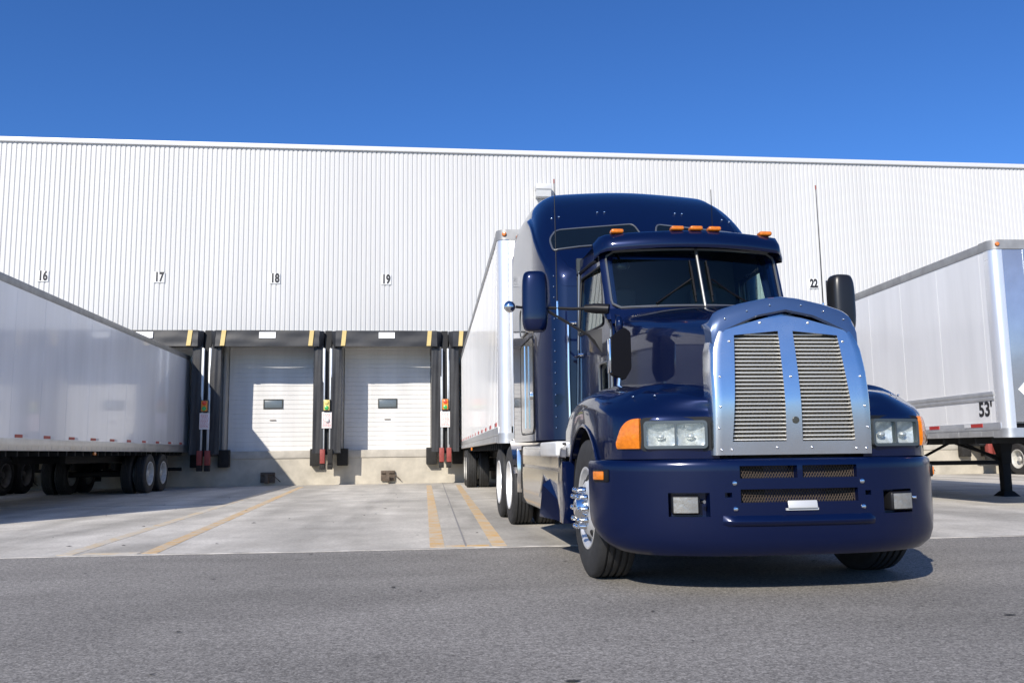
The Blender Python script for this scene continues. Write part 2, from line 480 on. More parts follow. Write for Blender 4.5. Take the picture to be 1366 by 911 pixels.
wb = nt.nodes.new('ShaderNodeMix'); wb.data_type = 'RGBA'; wb.blend_type = 'MULTIPLY'; wb.inputs[0].default_value = 1; wb.inputs[7].default_value = (.60, .86, 1.22, 1)
nt.links.new(sky.outputs[0], hs.inputs['Color']); nt.links.new(hs.outputs[0], wb.inputs[6]); nt.links.new(wb.outputs[2], bg.inputs['Color'])
bg.inputs['Strength'].default_value = .124
SC.view_settings.view_transform = 'Standard'; SC.view_settings.look = 'None'
SC.view_settings.exposure = .08; SC.view_settings.gamma = 1
SC.cycles.max_bounces = 8; SC.cycles.glossy_bounces = 4; SC.cycles.transparent_max_bounces = 12
SC.cycles.use_denoising = True

# ------------------------------------------------------------------ ground
D = 28.53
g = MB(); g.quad((-1500, -1500, 0), (1500, -1500, 0), (1500, 1500, 0), (-1500, 1500, 0))
tag(g.build('asphalt_ground', M['asphalt'], smooth=False), 'grey worn asphalt lot in front of the loading docks', 'ground', kind='structure')
yb = lambda x: 8.92 - .035 * (x + 1)
re_ = random.Random(5)
def edge_pts(amp, shift):
    out = []; x = -60.0; w_ = 0
    while x <= 70:
        w_ = w_ * .82 + re_.uniform(-1, 1) * amp
        out.append((x, yb(x) + w_ + shift)); x += .07 if -9 < x < 9 else .5
    return out
ep = edge_pts(.011, 0)
g = MB(); g.grid([[(x, y, .004), (x, D, .004)] for x, y in ep])
tag(g.build('concrete_apron', M['concrete_yard'], smooth=False), 'pale concrete apron between the asphalt and the docks', 'pavement', kind='structure')
g = MB(); g.grid([[(x, y - .014, -.01), (x, y - .012, .0065), (x, y + w_, .0065), (x, y + w_ + .001, .002)] for (x, y), w_ in zip(ep, [.03 + re_.uniform(0, .03) for _ in ep])])
tag(g.build('pavement_edge', M['edge'], smooth=False), 'thin pale seam where concrete meets asphalt', 'pavement edge', kind='structure')
def strip(name, m, x0, y0, x1, y1, wd, z=.0068):
    d = Vector((x1 - x0, y1 - y0, 0)).normalized(); n = Vector((-d.y, d.x, 0)) * wd / 2
    a, b = Vector((x0, y0, z)), Vector((x1, y1, z))
    lo = Vector((0, 0, z - .002))
    return MB().prism([a - n, b - n, b + n, a + n], lambda p: p, lambda p: p - lo).build(name, m, smooth=False)
for nm, m_, x0, y0, x1, y1, lb in (
    ('lane_marking', 'yellow', .27, 8.985, .55, 26.5, 'worn yellow line on concrete, left of the seam beside the truck'),
    ('lane_marking', 'yellow', .90, 8.965, 1.42, 26.5, 'worn yellow line on concrete, next to the truck wheels'),
    ('lane_marking', 'yellow', -2.55, 9.085, -3.25, 27.0, 'faded yellow line on the open concrete, right of the fainter one'),
    ('lane_marking', 'yellow_faint', -3.35, 9.115, -3.85, 27.0, 'faintest yellow line on concrete, near the left trailer shadow'),
    ('lane_marking', 'yellow', .36, 9.06, .80, 9.03, 'short cross piece joining the yellow lines beside the truck'),
    ('lane_marking', 'yellow_faint', -3.2, 9.17, -2.66, 9.155, 'short faded cross piece along the concrete edge at left')):
    tag(strip(nm, M[m_], x0, y0, x1, y1, .15 if abs(x1 - x0) < 1.2 or y1 - y0 > 3 else .12), lb, 'road marking', 'yellow bay lines', kind='structure')
for x0, y0, x1, y1 in ((.56, 8.99, 1.02, D - .1), (-40, 18.2, 60, 17.7)):
    tag(strip('paving_joint', M['joint'], x0, y0, x1, y1, .018, .0095), 'dark sawn joint in the concrete apron', 'paving joint', 'paving joints', kind='structure')

g = MB(); rg = random.Random(11)
for k in range(95):
    x, y = (rg.uniform(-6, 7), rg.uniform(3.6, 8.6)) if k < 60 else (rg.uniform(-6, 1.4), rg.uniform(9.3, 22))
    r_ = rg.uniform(.004, .016) * (1 if k < 60 else 1.3); st = rg.uniform(1, 2.6); a0 = rg.uniform(0, 3)
    pts = []
    for q in range(7):
        a = a0 + math.tau * q / 7; d = r_ * rg.uniform(.6, 1.2)
        pts.append((x + math.cos(a) * d * st, y + math.sin(a) * d, .006 if y < 9 else .009))
    g.hull(pts + [(x + rg.uniform(-.3, .3) * r_, y, (.006 if y < 9 else .009) + r_ * .35)])
tag(g.build('grit', M['grit'], smooth=False), 'loose dark grit and crumbs scattered on the lot', 'grit', kind='stuff')

# ------------------------------------------------------------------ warehouse
DC = {16: -11.73, 17: -8.07, 18: -4.41, 19: -.75, 20: 2.91, 21: 6.57, 22: 14.0, 23: 17.66, 24: 21.32}
ZT = 4.93; OW = 1.42; ZD = 1.09
wh = empty('warehouse', (0, D, 0))
tag(wh, 'long white corrugated metal warehouse with a row of loading docks', 'warehouse')
mb = MB()
per = .152; x = -42.0; V = []
prof = []
while x < 48:
    prof += [(x, -.030), (x + .084, -.030), (x + .110, -.004), (x + .126, -.004)]
    x += per
for zz0, zz1 in ((ZT - .05, 11.05),):
    mb.grid([[(px, py, zz0), (px, py, zz1)] for px, py in prof])
mb.build('corrugated_cladding', M['wall_white'], wh, smooth=False)
mb = MB(); mb.b2(-42.05, 48.05, -.11, .3, 11.03, 11.18, .012)
mb.build('parapet_trim', M['trim_white'], wh)
mb = MB(); mb.b2(-42, 48, -.06, .0, ZT - .1, ZT - .01)
mb.build('drip_flashing', M['alu_dull'], wh)
mb = MB()                                              # shell behind the cladding, piers between the doors
xs = sorted(DC.values())
edge = -42.0
for cx in xs:
    mb.b2(edge, cx - OW, .0, .45, ZD, ZT - .05); edge = cx + OW
mb.b2(edge, 48, .0, .45, ZD, ZT - .05)
mb.b2(-42, 48, .004, .45, 4.42, ZT - .045)
mb.build('wall', M['pier'], wh)
mb = MB(); mb.b2(-42, 48, .003, .45, ZT - .045, 10.97); mb.b2(-42, -41.6, .45, 40, 0, 10.97); mb.b2(47.6, 48, .45, 40, 0, 10.97); mb.b2(-42, 48, 39.6, 40, 0, 10.97)
mb.build('outer_wall', M['plain_white'], wh)
mb = MB(); mb.b2(-41.6, 47.6, .3, 39.6, 10.6, 10.8); mb.build('roof', M['roofing'], wh)
mb = MB(); mb.b2(-42, 48, .0, .5, -.3, ZD - .24); mb.build('foundation_wall', M['dock_concrete'], wh)
mb = MB(); mb.b2(-42, 48, -.035, .5, ZD - .24, ZD, .012); mb.build('dock_ledge', M['lip_concrete'], wh)
def door_mesh(mbx):
    z = ZD + .012; k = 0
    while z < 4.42:                                     # sectional door of fine ribs
        h = .148
        mbx.b2(-OW + .02, OW - .02, .314, .36, z, min(z + h - .009, 4.45), .003, 1)
        z += h; k += 1
    mbx.b2(-OW + .02, OW - .02, .328, .37, ZD, 4.45)
    mbx.b2(-OW + .02, OW - .02, .315, .36, ZD + .002, ZD + .05)
for i, (n, cx) in enumerate(DC.items()):
    if i == 0:
        mbx = MB(); door_mesh(mbx); d0 = mbx.build('dock_door', M['door_white'], wh, smooth=False)
        mbx = MB(); mbx.b2(-.28, .28, .290, .33, 2.47, 2.72, .01); win0 = mbx.build('window', M['door_glass'], d0)
        mbx = MB()
        for a in ((-.31, .31, 2.44, 2.475), (-.31, .31, 2.715, 2.75), (-.31, -.275, 2.475, 2.715), (.275, .31, 2.475, 2.715)):
            mbx.b2(a[0], a[1], .283, .33, a[2], a[3])
        mbx.build('window_frame', M['lens_dark'], d0)
        mbx = MB(); mbx.b2(-.1, .1, .285, .33, 2.06, 2.085, .004); mbx.build('handle', M['rust'], d0)
        d0.location.x = cx
        mbx = MB()
        mbx.b2(-.17, .17, -.29, -.04, .60, 1.14, .02); bp0 = mbx.build('dock_bumper', M['rubber'], wh); bp0.location.x = cx - 1.4
        b2_ = bp0.copy(); COL.objects.link(b2_); b2_.parent = wh; b2_.location.x = cx + 1.42
    else:
        c = copy_tree(d0, wh); c.location.x = cx
        for o_ in (-1.4, 1.42):
            b2_ = bp0.copy(); COL.objects.link(b2_); b2_.parent = wh; b2_.location.x = cx + o_
        if n in (18, 19):
            c['label'] = 'white sectional dock door with a small window, ' + ('scuffed with grey marks low down' if n == 18 else 'clean and closed')
# vehicle restraints under the doors
rs0 = None
for n, cx in DC.items():
    if rs0 is None:
        rs0 = empty('vehicle_restraint', (cx, D, 0))
        mb = MB(); mb.b2(-.22, .22, -.10, -.002, .10, .42, .01); mb.build('base_plate', M['rust'], rs0)
        mb = MB(); mb.b2(-.06, .06, -.34, -.10, .08, .24, .02); mb.hull([(-.05, -.34, .2), (.05, -.34, .2), (-.05, -.2, .24), (.05, -.2, .24), (-.05, -.33, .36), (.05, -.33, .36)]); mb.build('hook', M['rust'], rs0)
        mb = MB(); mb.cyl((-.2, -.12, .36), (.2, -.12, .36), .035, n=10); mb.tube([(.2, -.1, .3), (.32, -.14, .2), (.4, -.1, .12)], .015); mb.build('roller', M['rust'], rs0)
        c = rs0
    else:
        c = copy_tree(rs0); c.location.x = cx + random.uniform(-.1, .1)
    where = {16: 'behind the hidden trailer', 17: 'behind the left trailer', 18: 'in the trailer shadow under the door numbered 18', 19: 'in sunlight under the door numbered 19', 20: 'behind the truck trailer', 21: 'hidden behind the blue truck', 22: 'under the door numbered 22', 23: 'seen under the right trailer', 24: 'far right behind the right trailer'}[n]
    tag(c, 'small rusty dock restraint hook ' + where, 'dock restraint', 'vehicle restraints under the dock doors')

# number plates
nwhere = {16: 'above the roof of the left trailer', 17: 'second from the left', 18: 'over the half shaded door', 19: 'over the sunlit door'}
LX = {16: -11.54, 17: -8.01, 18: -4.39, 19: -.81, 20: 2.95, 21: 6.6, 22: 14.0, 23: 17.7, 24: 21.35}
for n in LX:
    t = empty('number_plate', (LX[n], D, 6.65))
    mb = MB(); mb.b2(-.165, .165, -.056, -.034, -.17, .17, .004); mb.build('plate', M['plain_white'], t)
    text_obj('digits', str(n), .40, M['ink'], (0, -.0575, 0), Matrix.Rotation(R(90), 4, 'X'), t, .70, .021, .002)
    tag(t, 'small white plate on the cladding reading %d' % n, 'number sign', 'dock number plates')

# wall lamp high on the cladding
t = empty('wall_lamp', (4.46, D, 9.72)); tag(t, 'square floodlight with white hood high on the wall above the truck', 'wall light')
mb = MB(); mb.b2(-.27, .27, -.42, -.04, .02, .22, .03); mb.build('hood', M['trim_white'], t)
mb = MB(); mb.hull([(-.25, -.38, .02), (.25, -.38, .02), (.25, -.05, .02), (-.25, -.05, .02), (-.25, -.30, -.2), (.25, -.30, -.2), (.25, -.05, -.2), (-.25, -.05, -.2)]); mb.build('lens', M['lamp_grey'], t)

# ------------------------------------------------------------------ dock shelters
def fold_sheet(mb, x0, x1, z0, z1, y, nx, nz, amp, thick=.02, slant=0.0, seed=0):
    rnd = random.Random(seed)
    ph = [rnd.uniform(0, 6.28) for _ in range(6)]
    P = []
    for i in range(nx + 1):
        u = i / nx; row = []
        for j in range(nz + 1):
            v = j / nz
            dy = amp * (math.sin(ph[0] + u * 7 + v * 2.2) * .5 + math.sin(ph[1] + u * 15 - v * 5) * .3 + math.sin(ph[2] + v * 9 + u * 3) * .35)
            row.append((lerp(x0, x1, u), y + dy + slant * (1 - v), lerp(z0, z1, v)))
        P.append(row)
    Q = [[(p[0], p[1] + thick, p[2]) for p in row] for row in P]
    mb.grid(P); mb.grid(Q)
    ring = lambda G: [r[0] for r in G] + G[-1][1:] + [r[-1] for r in reversed(G)][1:] + list(reversed(G[0]))[1:-1]
    a, b = ring(P), ring(Q)
    mb.grid([[p, q] for p, q in zip(a + a[:1], b + b[:1])])
SY = -1.02                                              # shelter projects about a metre from the wall
def make_shelter(cx, seed):
    t = empty('dock_shelter', (cx, D, 0))
    mb = MB(); hw = 1.70
    fold_sheet(mb, -hw + .12, hw - .12, 4.30, 4.80, SY - .10, 46, 8, .022, .02, -.05, seed)
    # drooping outer corners of the head curtain
    for s in (-1, 1):
        mb.hull([(s * (hw - .13), SY - .15, 4.30), (s * (hw - .13), SY - .10, 4.79), (s * (hw + .02), SY + .02, 4.79), (s * (hw + .02), SY + .06, 4.52), (s * (hw - .20), SY + .02, 4.24), (s * (hw - .06), SY + .0, 4.26)])
    mb.b2(-hw, hw, SY + .0, -.04, 4.74, 4.79, .01)
    hd = mb.build('head_curtain', M['fabric'], t, angle=60)
    for s in (-1, 1):
        m2 = MB(); xc = s * 1.33
        m2.prism([(xc - .065 - .02, 4.31), (xc + .065 - .02, 4.31), (xc + .065 + .02, 4.795), (xc - .065 + .02, 4.795)], lambda p: (p[0], SY - .155 + .055 * (p[1] - 4.3) / .5 - .025, p[1]), lambda p: (p[0], SY - .13 + .055 * (p[1] - 4.3) / .5, p[1]))
        m2.build('guide_stripe', M['stripe_yellow'], hd)
    m2 = MB(); m2.prism([(-.25, 4.55), (.25, 4.55), (.25, 4.74), (-.25, 4.74)], lambda p: (p[0], SY - .155 + .055 * (p[1] - 4.3) / .5 - .028, p[1]), lambda p: (p[0], SY - .13 + .055 * (p[1] - 4.3) / .5, p[1]))
    m2.build('blank_panel', M['plain_white'], hd)
    for s in (-1, 1):
        mb = MB(); a, b = (s * 1.40, s * 1.72)
        fold_sheet(mb, min(a, b), max(a, b), 1.0, 4.3, SY, 10, 30, .02, .03, 0, seed + 3 + s)
        mb.build('side_curtain', M['fabric'], t, angle=60)
        mb = MB(); mb.b2(s * 1.60, s * 1.69, SY + .05, -.002, .95, 4.74, .01); mb.build('side_frame', M['fabric'], t)
    mb = MB()
    for s in (-1, 1): mb.b2(s * 1.425, s * 1.50, -.10, -.003, ZD, 4.42, .005)
    mb.b2(-1.425, 1.425, -.10, -.003, 4.42, 4.50, .005)
    mb.build('door_frame', M['pier'], t)
    return t
sh_lab = {16: 'black vinyl dock shelter hidden by the left trailer', 17: 'black vinyl dock shelter closed round the rear of the left trailer', 18: 'black vinyl dock shelter around the half shaded white door under number 18',
          19: 'black vinyl dock shelter around the sunlit white door under number 19', 20: 'black vinyl dock shelter around the rear of the truck trailer', 21: 'black vinyl dock shelter hidden behind the blue truck',
          22: 'black vinyl dock shelter under the number 22', 23: 'black vinyl dock shelter seen beneath the right trailer', 24: 'black vinyl dock shelter farthest to the right'}
for n, cx in DC.items():
    tag(make_shelter(cx, n * 11), sh_lab[n], 'dock shelter', 'dock shelters along the wall')

# guide posts with guard boots, signal lights and warning notices between the docks
def make_post(x, boots):
    t = empty('guide_post', (x, D, 0))
    mb = MB(); mb.b2(-.10, .10, SY + .14, -.01, .95, 4.82); mb.build('backing_channel', M['black'], t)
    for i, s in enumerate((-1, 1)):
        mb = MB(); mb.b2(s * .105 - .036, s * .105 + .036, SY + .0, SY + .10, .98, 4.25, .008); mb.build('rail', M['galv'], t)
        mb = MB(); mb.b2(s * .115 - .075, s * .115 + .075, SY - .10, SY + .09, .68, 1.12, .012); mb.build('guard_boot', M[boots[i]], t)
        mb = MB(); mb.b2(s * .115 - .085, s * .115 + .07, SY - .06, SY + .12, .50, .679, .012); mb.build('rubber_foot', M['rubber'], t)
    mb = MB()
    mb.hull([(-.1, SY + .22, 4.3), (.1, SY + .22, 4.3), (-.1, SY + .24, 4.84), (.1, SY + .24, 4.84), (-.1, -.02, 4.3), (.1, -.02, 4.3), (-.1, -.02, 4.84), (.1, -.02, 4.84)])
    mb.build('cap', M['black'], t)
    return t
def make_signal(x, body, red, green):
    t = empty('dock_signal', (x, D + SY, 0))
    mb = MB(); mb.b2(-.092, .092, -.13, -.005, 2.31, 2.63, .015); mb.build('housing', M[body], t)
    mb = MB(); mb.b2(-.112, .112, -.09, -.004, 2.28, 2.65, .012); mb.build('back_box', M['lens_dark'], t)
    for z, k in ((2.555, red), (2.385, green)):
        mb = MB(); mb.lathe([(.062, 0), (.066, .012), (.058, .03), (.03, .042), (0, .045)], (0, -.128, z), (0, -1, 0), 16); mb.build('lens', M[k], t)
    return t
def make_notice(x, cap=False):
    t = empty('warning_notice', (x, D + SY, 0))
    mb = MB(); mb.b2(-.15, .15, -.03, -.004, 1.76, 2.26, .004); mb.build('board', M['sign_white'], t)
    rr = random.Random(int(x * 10)); mb = MB()
    z = 2.21
    while z > 1.80:                                     # rows of small illegible print
        xx = -.12
        while xx < .10:
            w_ = rr.uniform(.02, .06)
            mb.b2(xx, min(xx + w_, .125), -.034, -.0285, z - .012, z); xx += w_ + .016
        z -= .038
    mb.build('print', M['sign_red'], t)
    if cap:
        mb = MB(); mb.sphere((.02, -.05, 2.0), .07, 12, (1, .6, 1)); mb.build('lamp', M['lamp_grey'], t)
    return t
posts = [(-13.56, 'left of the hidden trailer'), (-9.90, 'hidden behind the left trailer'), (-6.24, 'right beside the left trailer'), (-2.58, 'between the two white dock doors'), (1.08, 'left of the truck trailer'), (4.74, 'behind the truck trailer'), (12.17, 'behind the right trailer front'), (15.83, 'behind the right trailer'), (19.49, 'seen under the right trailer')]
for i, (x, where) in enumerate(posts):
    p = make_post(x, {2: ('red', 'red'), 3: ('red', 'rubber')}.get(i, ('red', 'red')))
    tag(p, ('guide post with one red and one black boot ' if i == 3 else 'guide post with two red boots ') + where, 'guide post', 'guide posts between the docks')
    s = make_signal(x, {2: 'orange_box', 3: 'yellow_box'}.get(i, 'yellow_box' if i != 4 else 'orange_box'), {3: 'yellow_box'}.get(i, 'lens_red'), 'lens_green')
    tag(s, ('orange' if i in (2, 4) else 'yellow') + ' red and green dock signal on the post ' + where, 'signal light', 'dock signal lights')
    tag(make_notice(x, i == 3), 'white red-print notice%s on the post ' % (' with grey lamp' if i == 3 else '') + where, 'sign', 'warning notices on the posts')

# ------------------------------------------------------------------ wheels
def tyre_profile(w, r=.518):
    h = w / 2; out = [(.288, -h * .80), (.31, -h * .92), (.37, -h * 1.0), (.43, -h * 1.0), (.475, -h * .97), (r - .018, -h * .90), (r - .004, -h * .80)]
    ng = 4
    for k in range(ng):
        c = lerp(-h * .5, h * .5, k / (ng - 1)); out += [(r, c - .010), (r - .016, c - .007), (r - .016, c + .007), (r, c + .010)]
    out += [(r - .004, h * .80), (r - .018, h * .90), (.475, h * .97), (.43, h * 1.0), (.37, h * 1.0), (.31, h * .92), (.288, h * .80)]
    return out
WM = {}
def wheel_meshes():
    def grab(k, mb, m, **kw):
        o = mb.build(k, m, **kw); WM[k] = o.data; bpy.data.objects.remove(o)
    mb = MB(); mb.lathe(tyre_profile(.295), (0, 0, 0), (1, 0, 0), 64); grab('tyre_single', mb, M['tyre'], angle=50)
    mb = MB()
    for c in (.17, -.17): mb.lathe(tyre_profile(.28, .515), (c, 0, 0), (1, 0, 0), 56)
    grab('tyre_dual', mb, M['tyre'], angle=50)
    # front rim: disc bulges outwards (+x), ten hand holes
    mb = MB(); mb.lathe([(.292, -.12), (.288, .08), (.30, .128), (.312, .134), (.308, .142), (.292, .138), (.272, .10), (.262, .085), (.245, .092), (.228, .112), (.19, .142), (.168, .15), (.10, .152), (.0, .152)], (0, 0, 0), (1, 0, 0), 60)
    grab('rim_front', mb, M['rim_alu'], angle=30)
    mb = MB()
    for k in range(10):
        a = math.tau * (k + .5) / 10; c = Vector((.118, .222 * math.cos(a), .222 * math.sin(a)))
        mb.lathe([(0, .012), (.027, .010), (.031, .0)], c, (1, .45 * math.cos(a), .45 * math.sin(a)), 14)
    grab('hand_holes', mb, M['black'])
    mb = MB()
    mb.lathe([(.108, .15), (.108, .165), (.095, .185), (.08, .215), (.045, .232), (0, .236)], (0, 0, 0), (1, 0, 0), 28)
    grab('hub_cap', mb, M['chrome'])
    mb = MB()
    for k in range(10):
        a = math.tau * k / 10; c = (.148, .1425 * math.cos(a), .1425 * math.sin(a))
        mb.lathe([(.025, 0), (.023, .02), (.017, .04), (.012, .055), (.019, .066), (.020, .076), (.012, .087), (0, .09)], c, (1, 0, 0), 12)
    grab('lug_nuts', mb, M['chrome'])
    # dished rear rim (outer face at +x), hub in the dish
    prof = [(.29, -.30), (.288, .10 + .17), (.30, .295), (.316, .303), (.312, .313), (.292, .310), (.276, .27), (.262, .20), (.255, .15), (.235, .135), (.19, .12), (.15, .118), (.15, .118)]
    mb = MB(); mb.lathe(prof, (0, 0, 0), (1, 0, 0), 48)
    mb.lathe([(.15, .118), (.095, .118), (.09, .24), (.07, .26), (0, .262)], (0, 0, 0), (1, 0, 0), 24)
    for k in range(10):
        a = math.tau * k / 10; mb.cyl((.118, .125 * math.cos(a), .125 * math.sin(a)), (.15, .125 * math.cos(a), .125 * math.sin(a)), .014, n=8)
    grab('rim_dish', mb, M['rim_white'], angle=30)
    d = WM['rim_dish'].copy(); d.materials.clear(); d.materials.append(M['rim_bright']); WM['rim_dish_bright'] = d
wheel_meshes()
def wheel(parent, x, y, z, kind, bright=False):
    t = empty('wheel', (x, y, z), 0 if x > 0 else math.pi, parent)
    if kind == 'front':
        ks = (('tyre', 'tyre_single'), ('rim', 'rim_front'), ('hand_hole', 'hand_holes'), ('hub_cap', 'hub_cap'), ('lug_nut', 'lug_nuts'))
    else:
        ks = (('tyre', 'tyre_dual'), ('rim', 'rim_dish_bright' if bright else 'rim_dish'))
    for nm, k in ks:
        o = bpy.data.objects.new(nm, WM[k]); COL.objects.link(o); o.parent = t
    return t

# ------------------------------------------------------------------ trailers: local y = 0 at the front wall, 16.15 at the doors
TL = 16.15; TW = 1.295
def make_trailer(side='tr_white', pitch=1.22, legs_down=True, axles=(12.0, 13.25), band=False, tape_on_rail=False, front='tr_front', diamond=False, rear_y=TL):
    t = empty('semi_trailer')
    mb = MB(); mb.b2(-TW + .004, TW - .004, .14, TL - .08, 1.28, 4.0)
    y = .35
    while y < TL - .2:                                  # post seams with their rivet rows
        for s in (-1, 1):
            mb.b2(s * (TW - .013), s * (TW - (.0025 if pitch > 1 else .001)), y - (.02 if pitch > 1 else .006), y + (.02 if pitch > 1 else .006), 1.30, 3.95)
            if pitch > 1:
                for zz in range(26): mb.b2(s * (TW - .004), s * (TW - .0005), y - .004, y + .004, 1.36 + zz * .1, 1.368 + zz * .1)
        y += pitch
    mb.build('body', M[side], t, smooth=False)
    mb = MB()
    for s in (-1, 1): mb.b2(s * (TW - .05), s * (TW + .006), .13, TL - .06, 3.93, 4.07, .006)
    mb.build('top_rail', M['alu_dull'], t)
    mb = MB()
    for s in (-1, 1):
        mb.b2(s * (TW - .05), s * (TW + .01), .10, TL - .02, 1.085, 1.30, .006)
        mb.b2(s * (TW - .03), s * (TW + .018), .10, TL - .02, 1.185, 1.20)
        k = .3
        while k < TL - .1: mb.b2(s * (TW - .03), s * (TW + .013), k, k + .012, 1.09, 1.18); k += .305
    mb.build('bottom_rail', M['alu'], t)
    mb = MB(); mb.b2(-TW + .13, TW - .13, .0, .12, 1.30, 3.96, .004)
    for k in range(1, 6):
        xx = lerp(-TW + .13, TW - .13, k / 6); mb.b2(xx - .02, xx + .02, -.008, .05, 1.32, 3.94)
    mb.build('front_wall', M[front], t)
    for s in (-1, 1):
        mb = MB()
        P = []
        for k in range(9):
            a = R(90 * k / 8); P.append([(s * (TW - .13 + .13 * math.sin(a)), .13 - .13 * math.cos(a), z) for z in (1.20, 3.94)])
        P = [[(s * (TW - .17), -.002, z) for z in (1.20, 3.94)]] + P + [[(s * (TW + .002), .20, z) for z in (1.20, 3.94)]]
        mb.grid(P)
        for zz in range(34):
            mb.box((s * (TW + .002), .185, 1.32 + zz * .078), (.006, .014, .014))
            mb.box((s * (TW - .155), -.003, 1.32 + zz * .078), (.014, .006, .014))
        mb.build('corner_post', M['polished'], t)
    mb = MB()
    outl = [(-TW - .008, .3), (-TW - .008, .10)] + [(-TW - .008 + .14 - .14 * math.cos(R(a)), .13 - .145 * math.sin(R(a))) for a in range(20, 91, 14)]
    outl += [(-p[0], p[1]) for p in reversed(outl)]
    mb.prism(outl, lambda p: (p[0], p[1], 3.935), lambda p: (p[0], p[1], 4.08))
    mb.build('front_cap', M['alu_dull'], t)
    mb = MB(); mb.prism([(p[0] * 1.002, p[1] - .004) for p in outl], lambda p: (p[0], p[1], 1.07), lambda p: (p[0], p[1], 1.21))
    mb.build('front_sill', M['alu'], t)
    for s in (-1, 1):
        mb = MB(); mb.lathe([(.034, 0), (.034, .012), (.024, .026), (0, .03)], (s * (TW - .10), -.012, 4.01), (s * .35, -1, 0), 14); mb.build('marker_light', M['amber'], t)
        mb = MB(); mb.b2(s * (TW + .008), s * (TW + .045), 8.0, 8.12, 1.0, 1.07, .01); mb.build('marker_light', M['amber'], t)
    z0 = 1.235 if tape_on_rail else 1.315
    proto = {}
    for s in (-1, 1):
        k = .55
        while k < TL - .4:
            for nm, m_, a, b in (('red_tape', 'tape_red', k, k + .30), ('white_tape', 'tape_white', k + .30, k + .48)):
                if (nm, s) not in proto:
                    mb = MB(); off = .0185 if tape_on_rail else .002
                    mb.b2(s * (TW - .02), s * (TW + off), 0, b - a, z0, z0 + .055)
                    o = mb.build('reflector_tape', M[m_], t, smooth=False); proto[(nm, s)] = o
                else:
                    o = proto[(nm, s)].copy(); COL.objects.link(o); o.parent = t
                o.location.y = a
            k += 1.22
    # rear
    for s in (-1, 1):
        mb = MB(); mb.b2(s * .01, s * (TW - .06), TL - .08, TL - .03, 1.32, 3.90, .006); mb.build('rear_door', M['tr_white_rib'], t)
        mb = MB(); mb.b2(s * .9 - .28, s * .9 + .28, axles[1] + .75, axles[1] + .77, .28, .98); mb.build('mudflap', M['flap'], t)
    mb = MB(); mb.b2(-TW, TW, TL - .10, TL, 1.07, 1.31); mb.b2(-TW, TW, TL - .10, TL, 3.90, 4.07)
    for s in (-1, 1): mb.b2(s * (TW - .06), s * TW, TL - .10, TL, 1.31, 3.90)
    mb.build('rear_frame', M['alu_dull'], t)
    mb = MB(); mb.b2(-1.15, 1.15, TL - .12, TL - .02, .52, .62)
    for s in (-1, 1): mb.b2(s * .55 - .05, s * .55 + .05, TL - .12, TL - .04, .62, 1.07)
    mb.build('underride_guard', M['under'], t)
    mb = MB(); mb.b2(-TW + .05, TW - .05, .12, TL - .12, 1.09, 1.28)
    y = .4
    while y < TL - .3: mb.b2(-1.24, 1.24, y, y + .05, .99, 1.09); y += .45
    for s in (-1, 1): mb.b2(s * .5 - .06, s * .5 + .06, 8.5, TL - .3, .82, 1.0)
    mb.b2(-.6, .6, .3, 1.6, 1.0, 1.10)
    for a in axles:
        for s in (-1, 1): mb.b2(s * .5 - .05, s * .5 + .05, a - .5, a + .5, .62, .80)
    mb.build('underframe', M['under'], t)
    for a in axles:
        mb = MB(); mb.cyl((-.95, a, .515), (.95, a, .515), .075, n=12); mb.build('axle', M['under'], t)
        for s in (-1, 1): wheel(t, s * .98, a, .515, 'dual')
    zf = .0 if legs_down else .36
    for s in (-1, 1):
        mb = MB(); mb.b2(s * .92 - .10, s * .92 + .10, 3.42, 3.60, .62, 1.02, .01); mb.b2(s * .92 - .08, s * .92 + .08, 3.44, 3.58, zf + .06, .70, .01)
        mb.hull([(s * .92 - .13, 3.4, 1.02), (s * .92 + .13, 3.4, 1.02), (s * .92 - .13, 3.65, 1.02), (s * .92 + .13, 3.65, 1.02), (s * .92 - .09, 3.43, .75), (s * .92 + .09, 3.43, .75), (s * .92 - .09, 3.59, .75), (s * .92 + .09, 3.59, .75)])
        lg = mb.build('landing_leg', M['under'], t)
        mb = MB(); mb.hull([(s * .92 + a * .17, 3.51 + b * .17, zf + .0) for a in (-1, 1) for b in (-1, 1)] + [(s * .92 + a * .09, 3.51 + b * .08, zf + .10) for a in (-1, 1) for b in (-1, 1)]); mb.build('foot', M['under'], lg)
        mb = MB(); mb.tube([(s * .92, 3.52, .70), (s * .75, 4.9, 1.03)], .028, 6); mb.build('brace', M['under'], t)
    mb = MB(); mb.b2(-.92, .92, 3.48, 3.54, .60, .68); mb.tube([(-.9, 3.51, .64), (-.1, 3.51, 1.03)], .026, 6); mb.tube([(.9, 3.51, .64), (.1, 3.51, 1.03)], .026, 6)
    mb.build('cross_brace', M['under'], t)
    if band:
        for s in (-1, 1):
            mb = MB(); mb.b2(s * (TW - .02), s * (TW + .016), .22, TL - .3, 1.70, 1.775, .006); mb.b2(s * (TW - .02), s * (TW + .010), .22, TL - .3, 1.635, 1.70, .004)
            mb.build('rub_rail', M['alu'], t)
    if diamond:
        mb = MB(); c = (-TW + .47, 1.78); r_ = .23
        mb.prism([(c[0] - r_, c[1]), (c[0], c[1] - r_), (c[0] + r_, c[1]), (c[0], c[1] + r_)], lambda p: (p[0], -.012, p[1]), lambda p: (p[0], -.003, p[1]))
        mb.build('placard', M['plain_white'], t)
    return t
def place(t, x, y, hd): t.location = (x, y, 0); t.rotation_euler = (0, 0, hd)

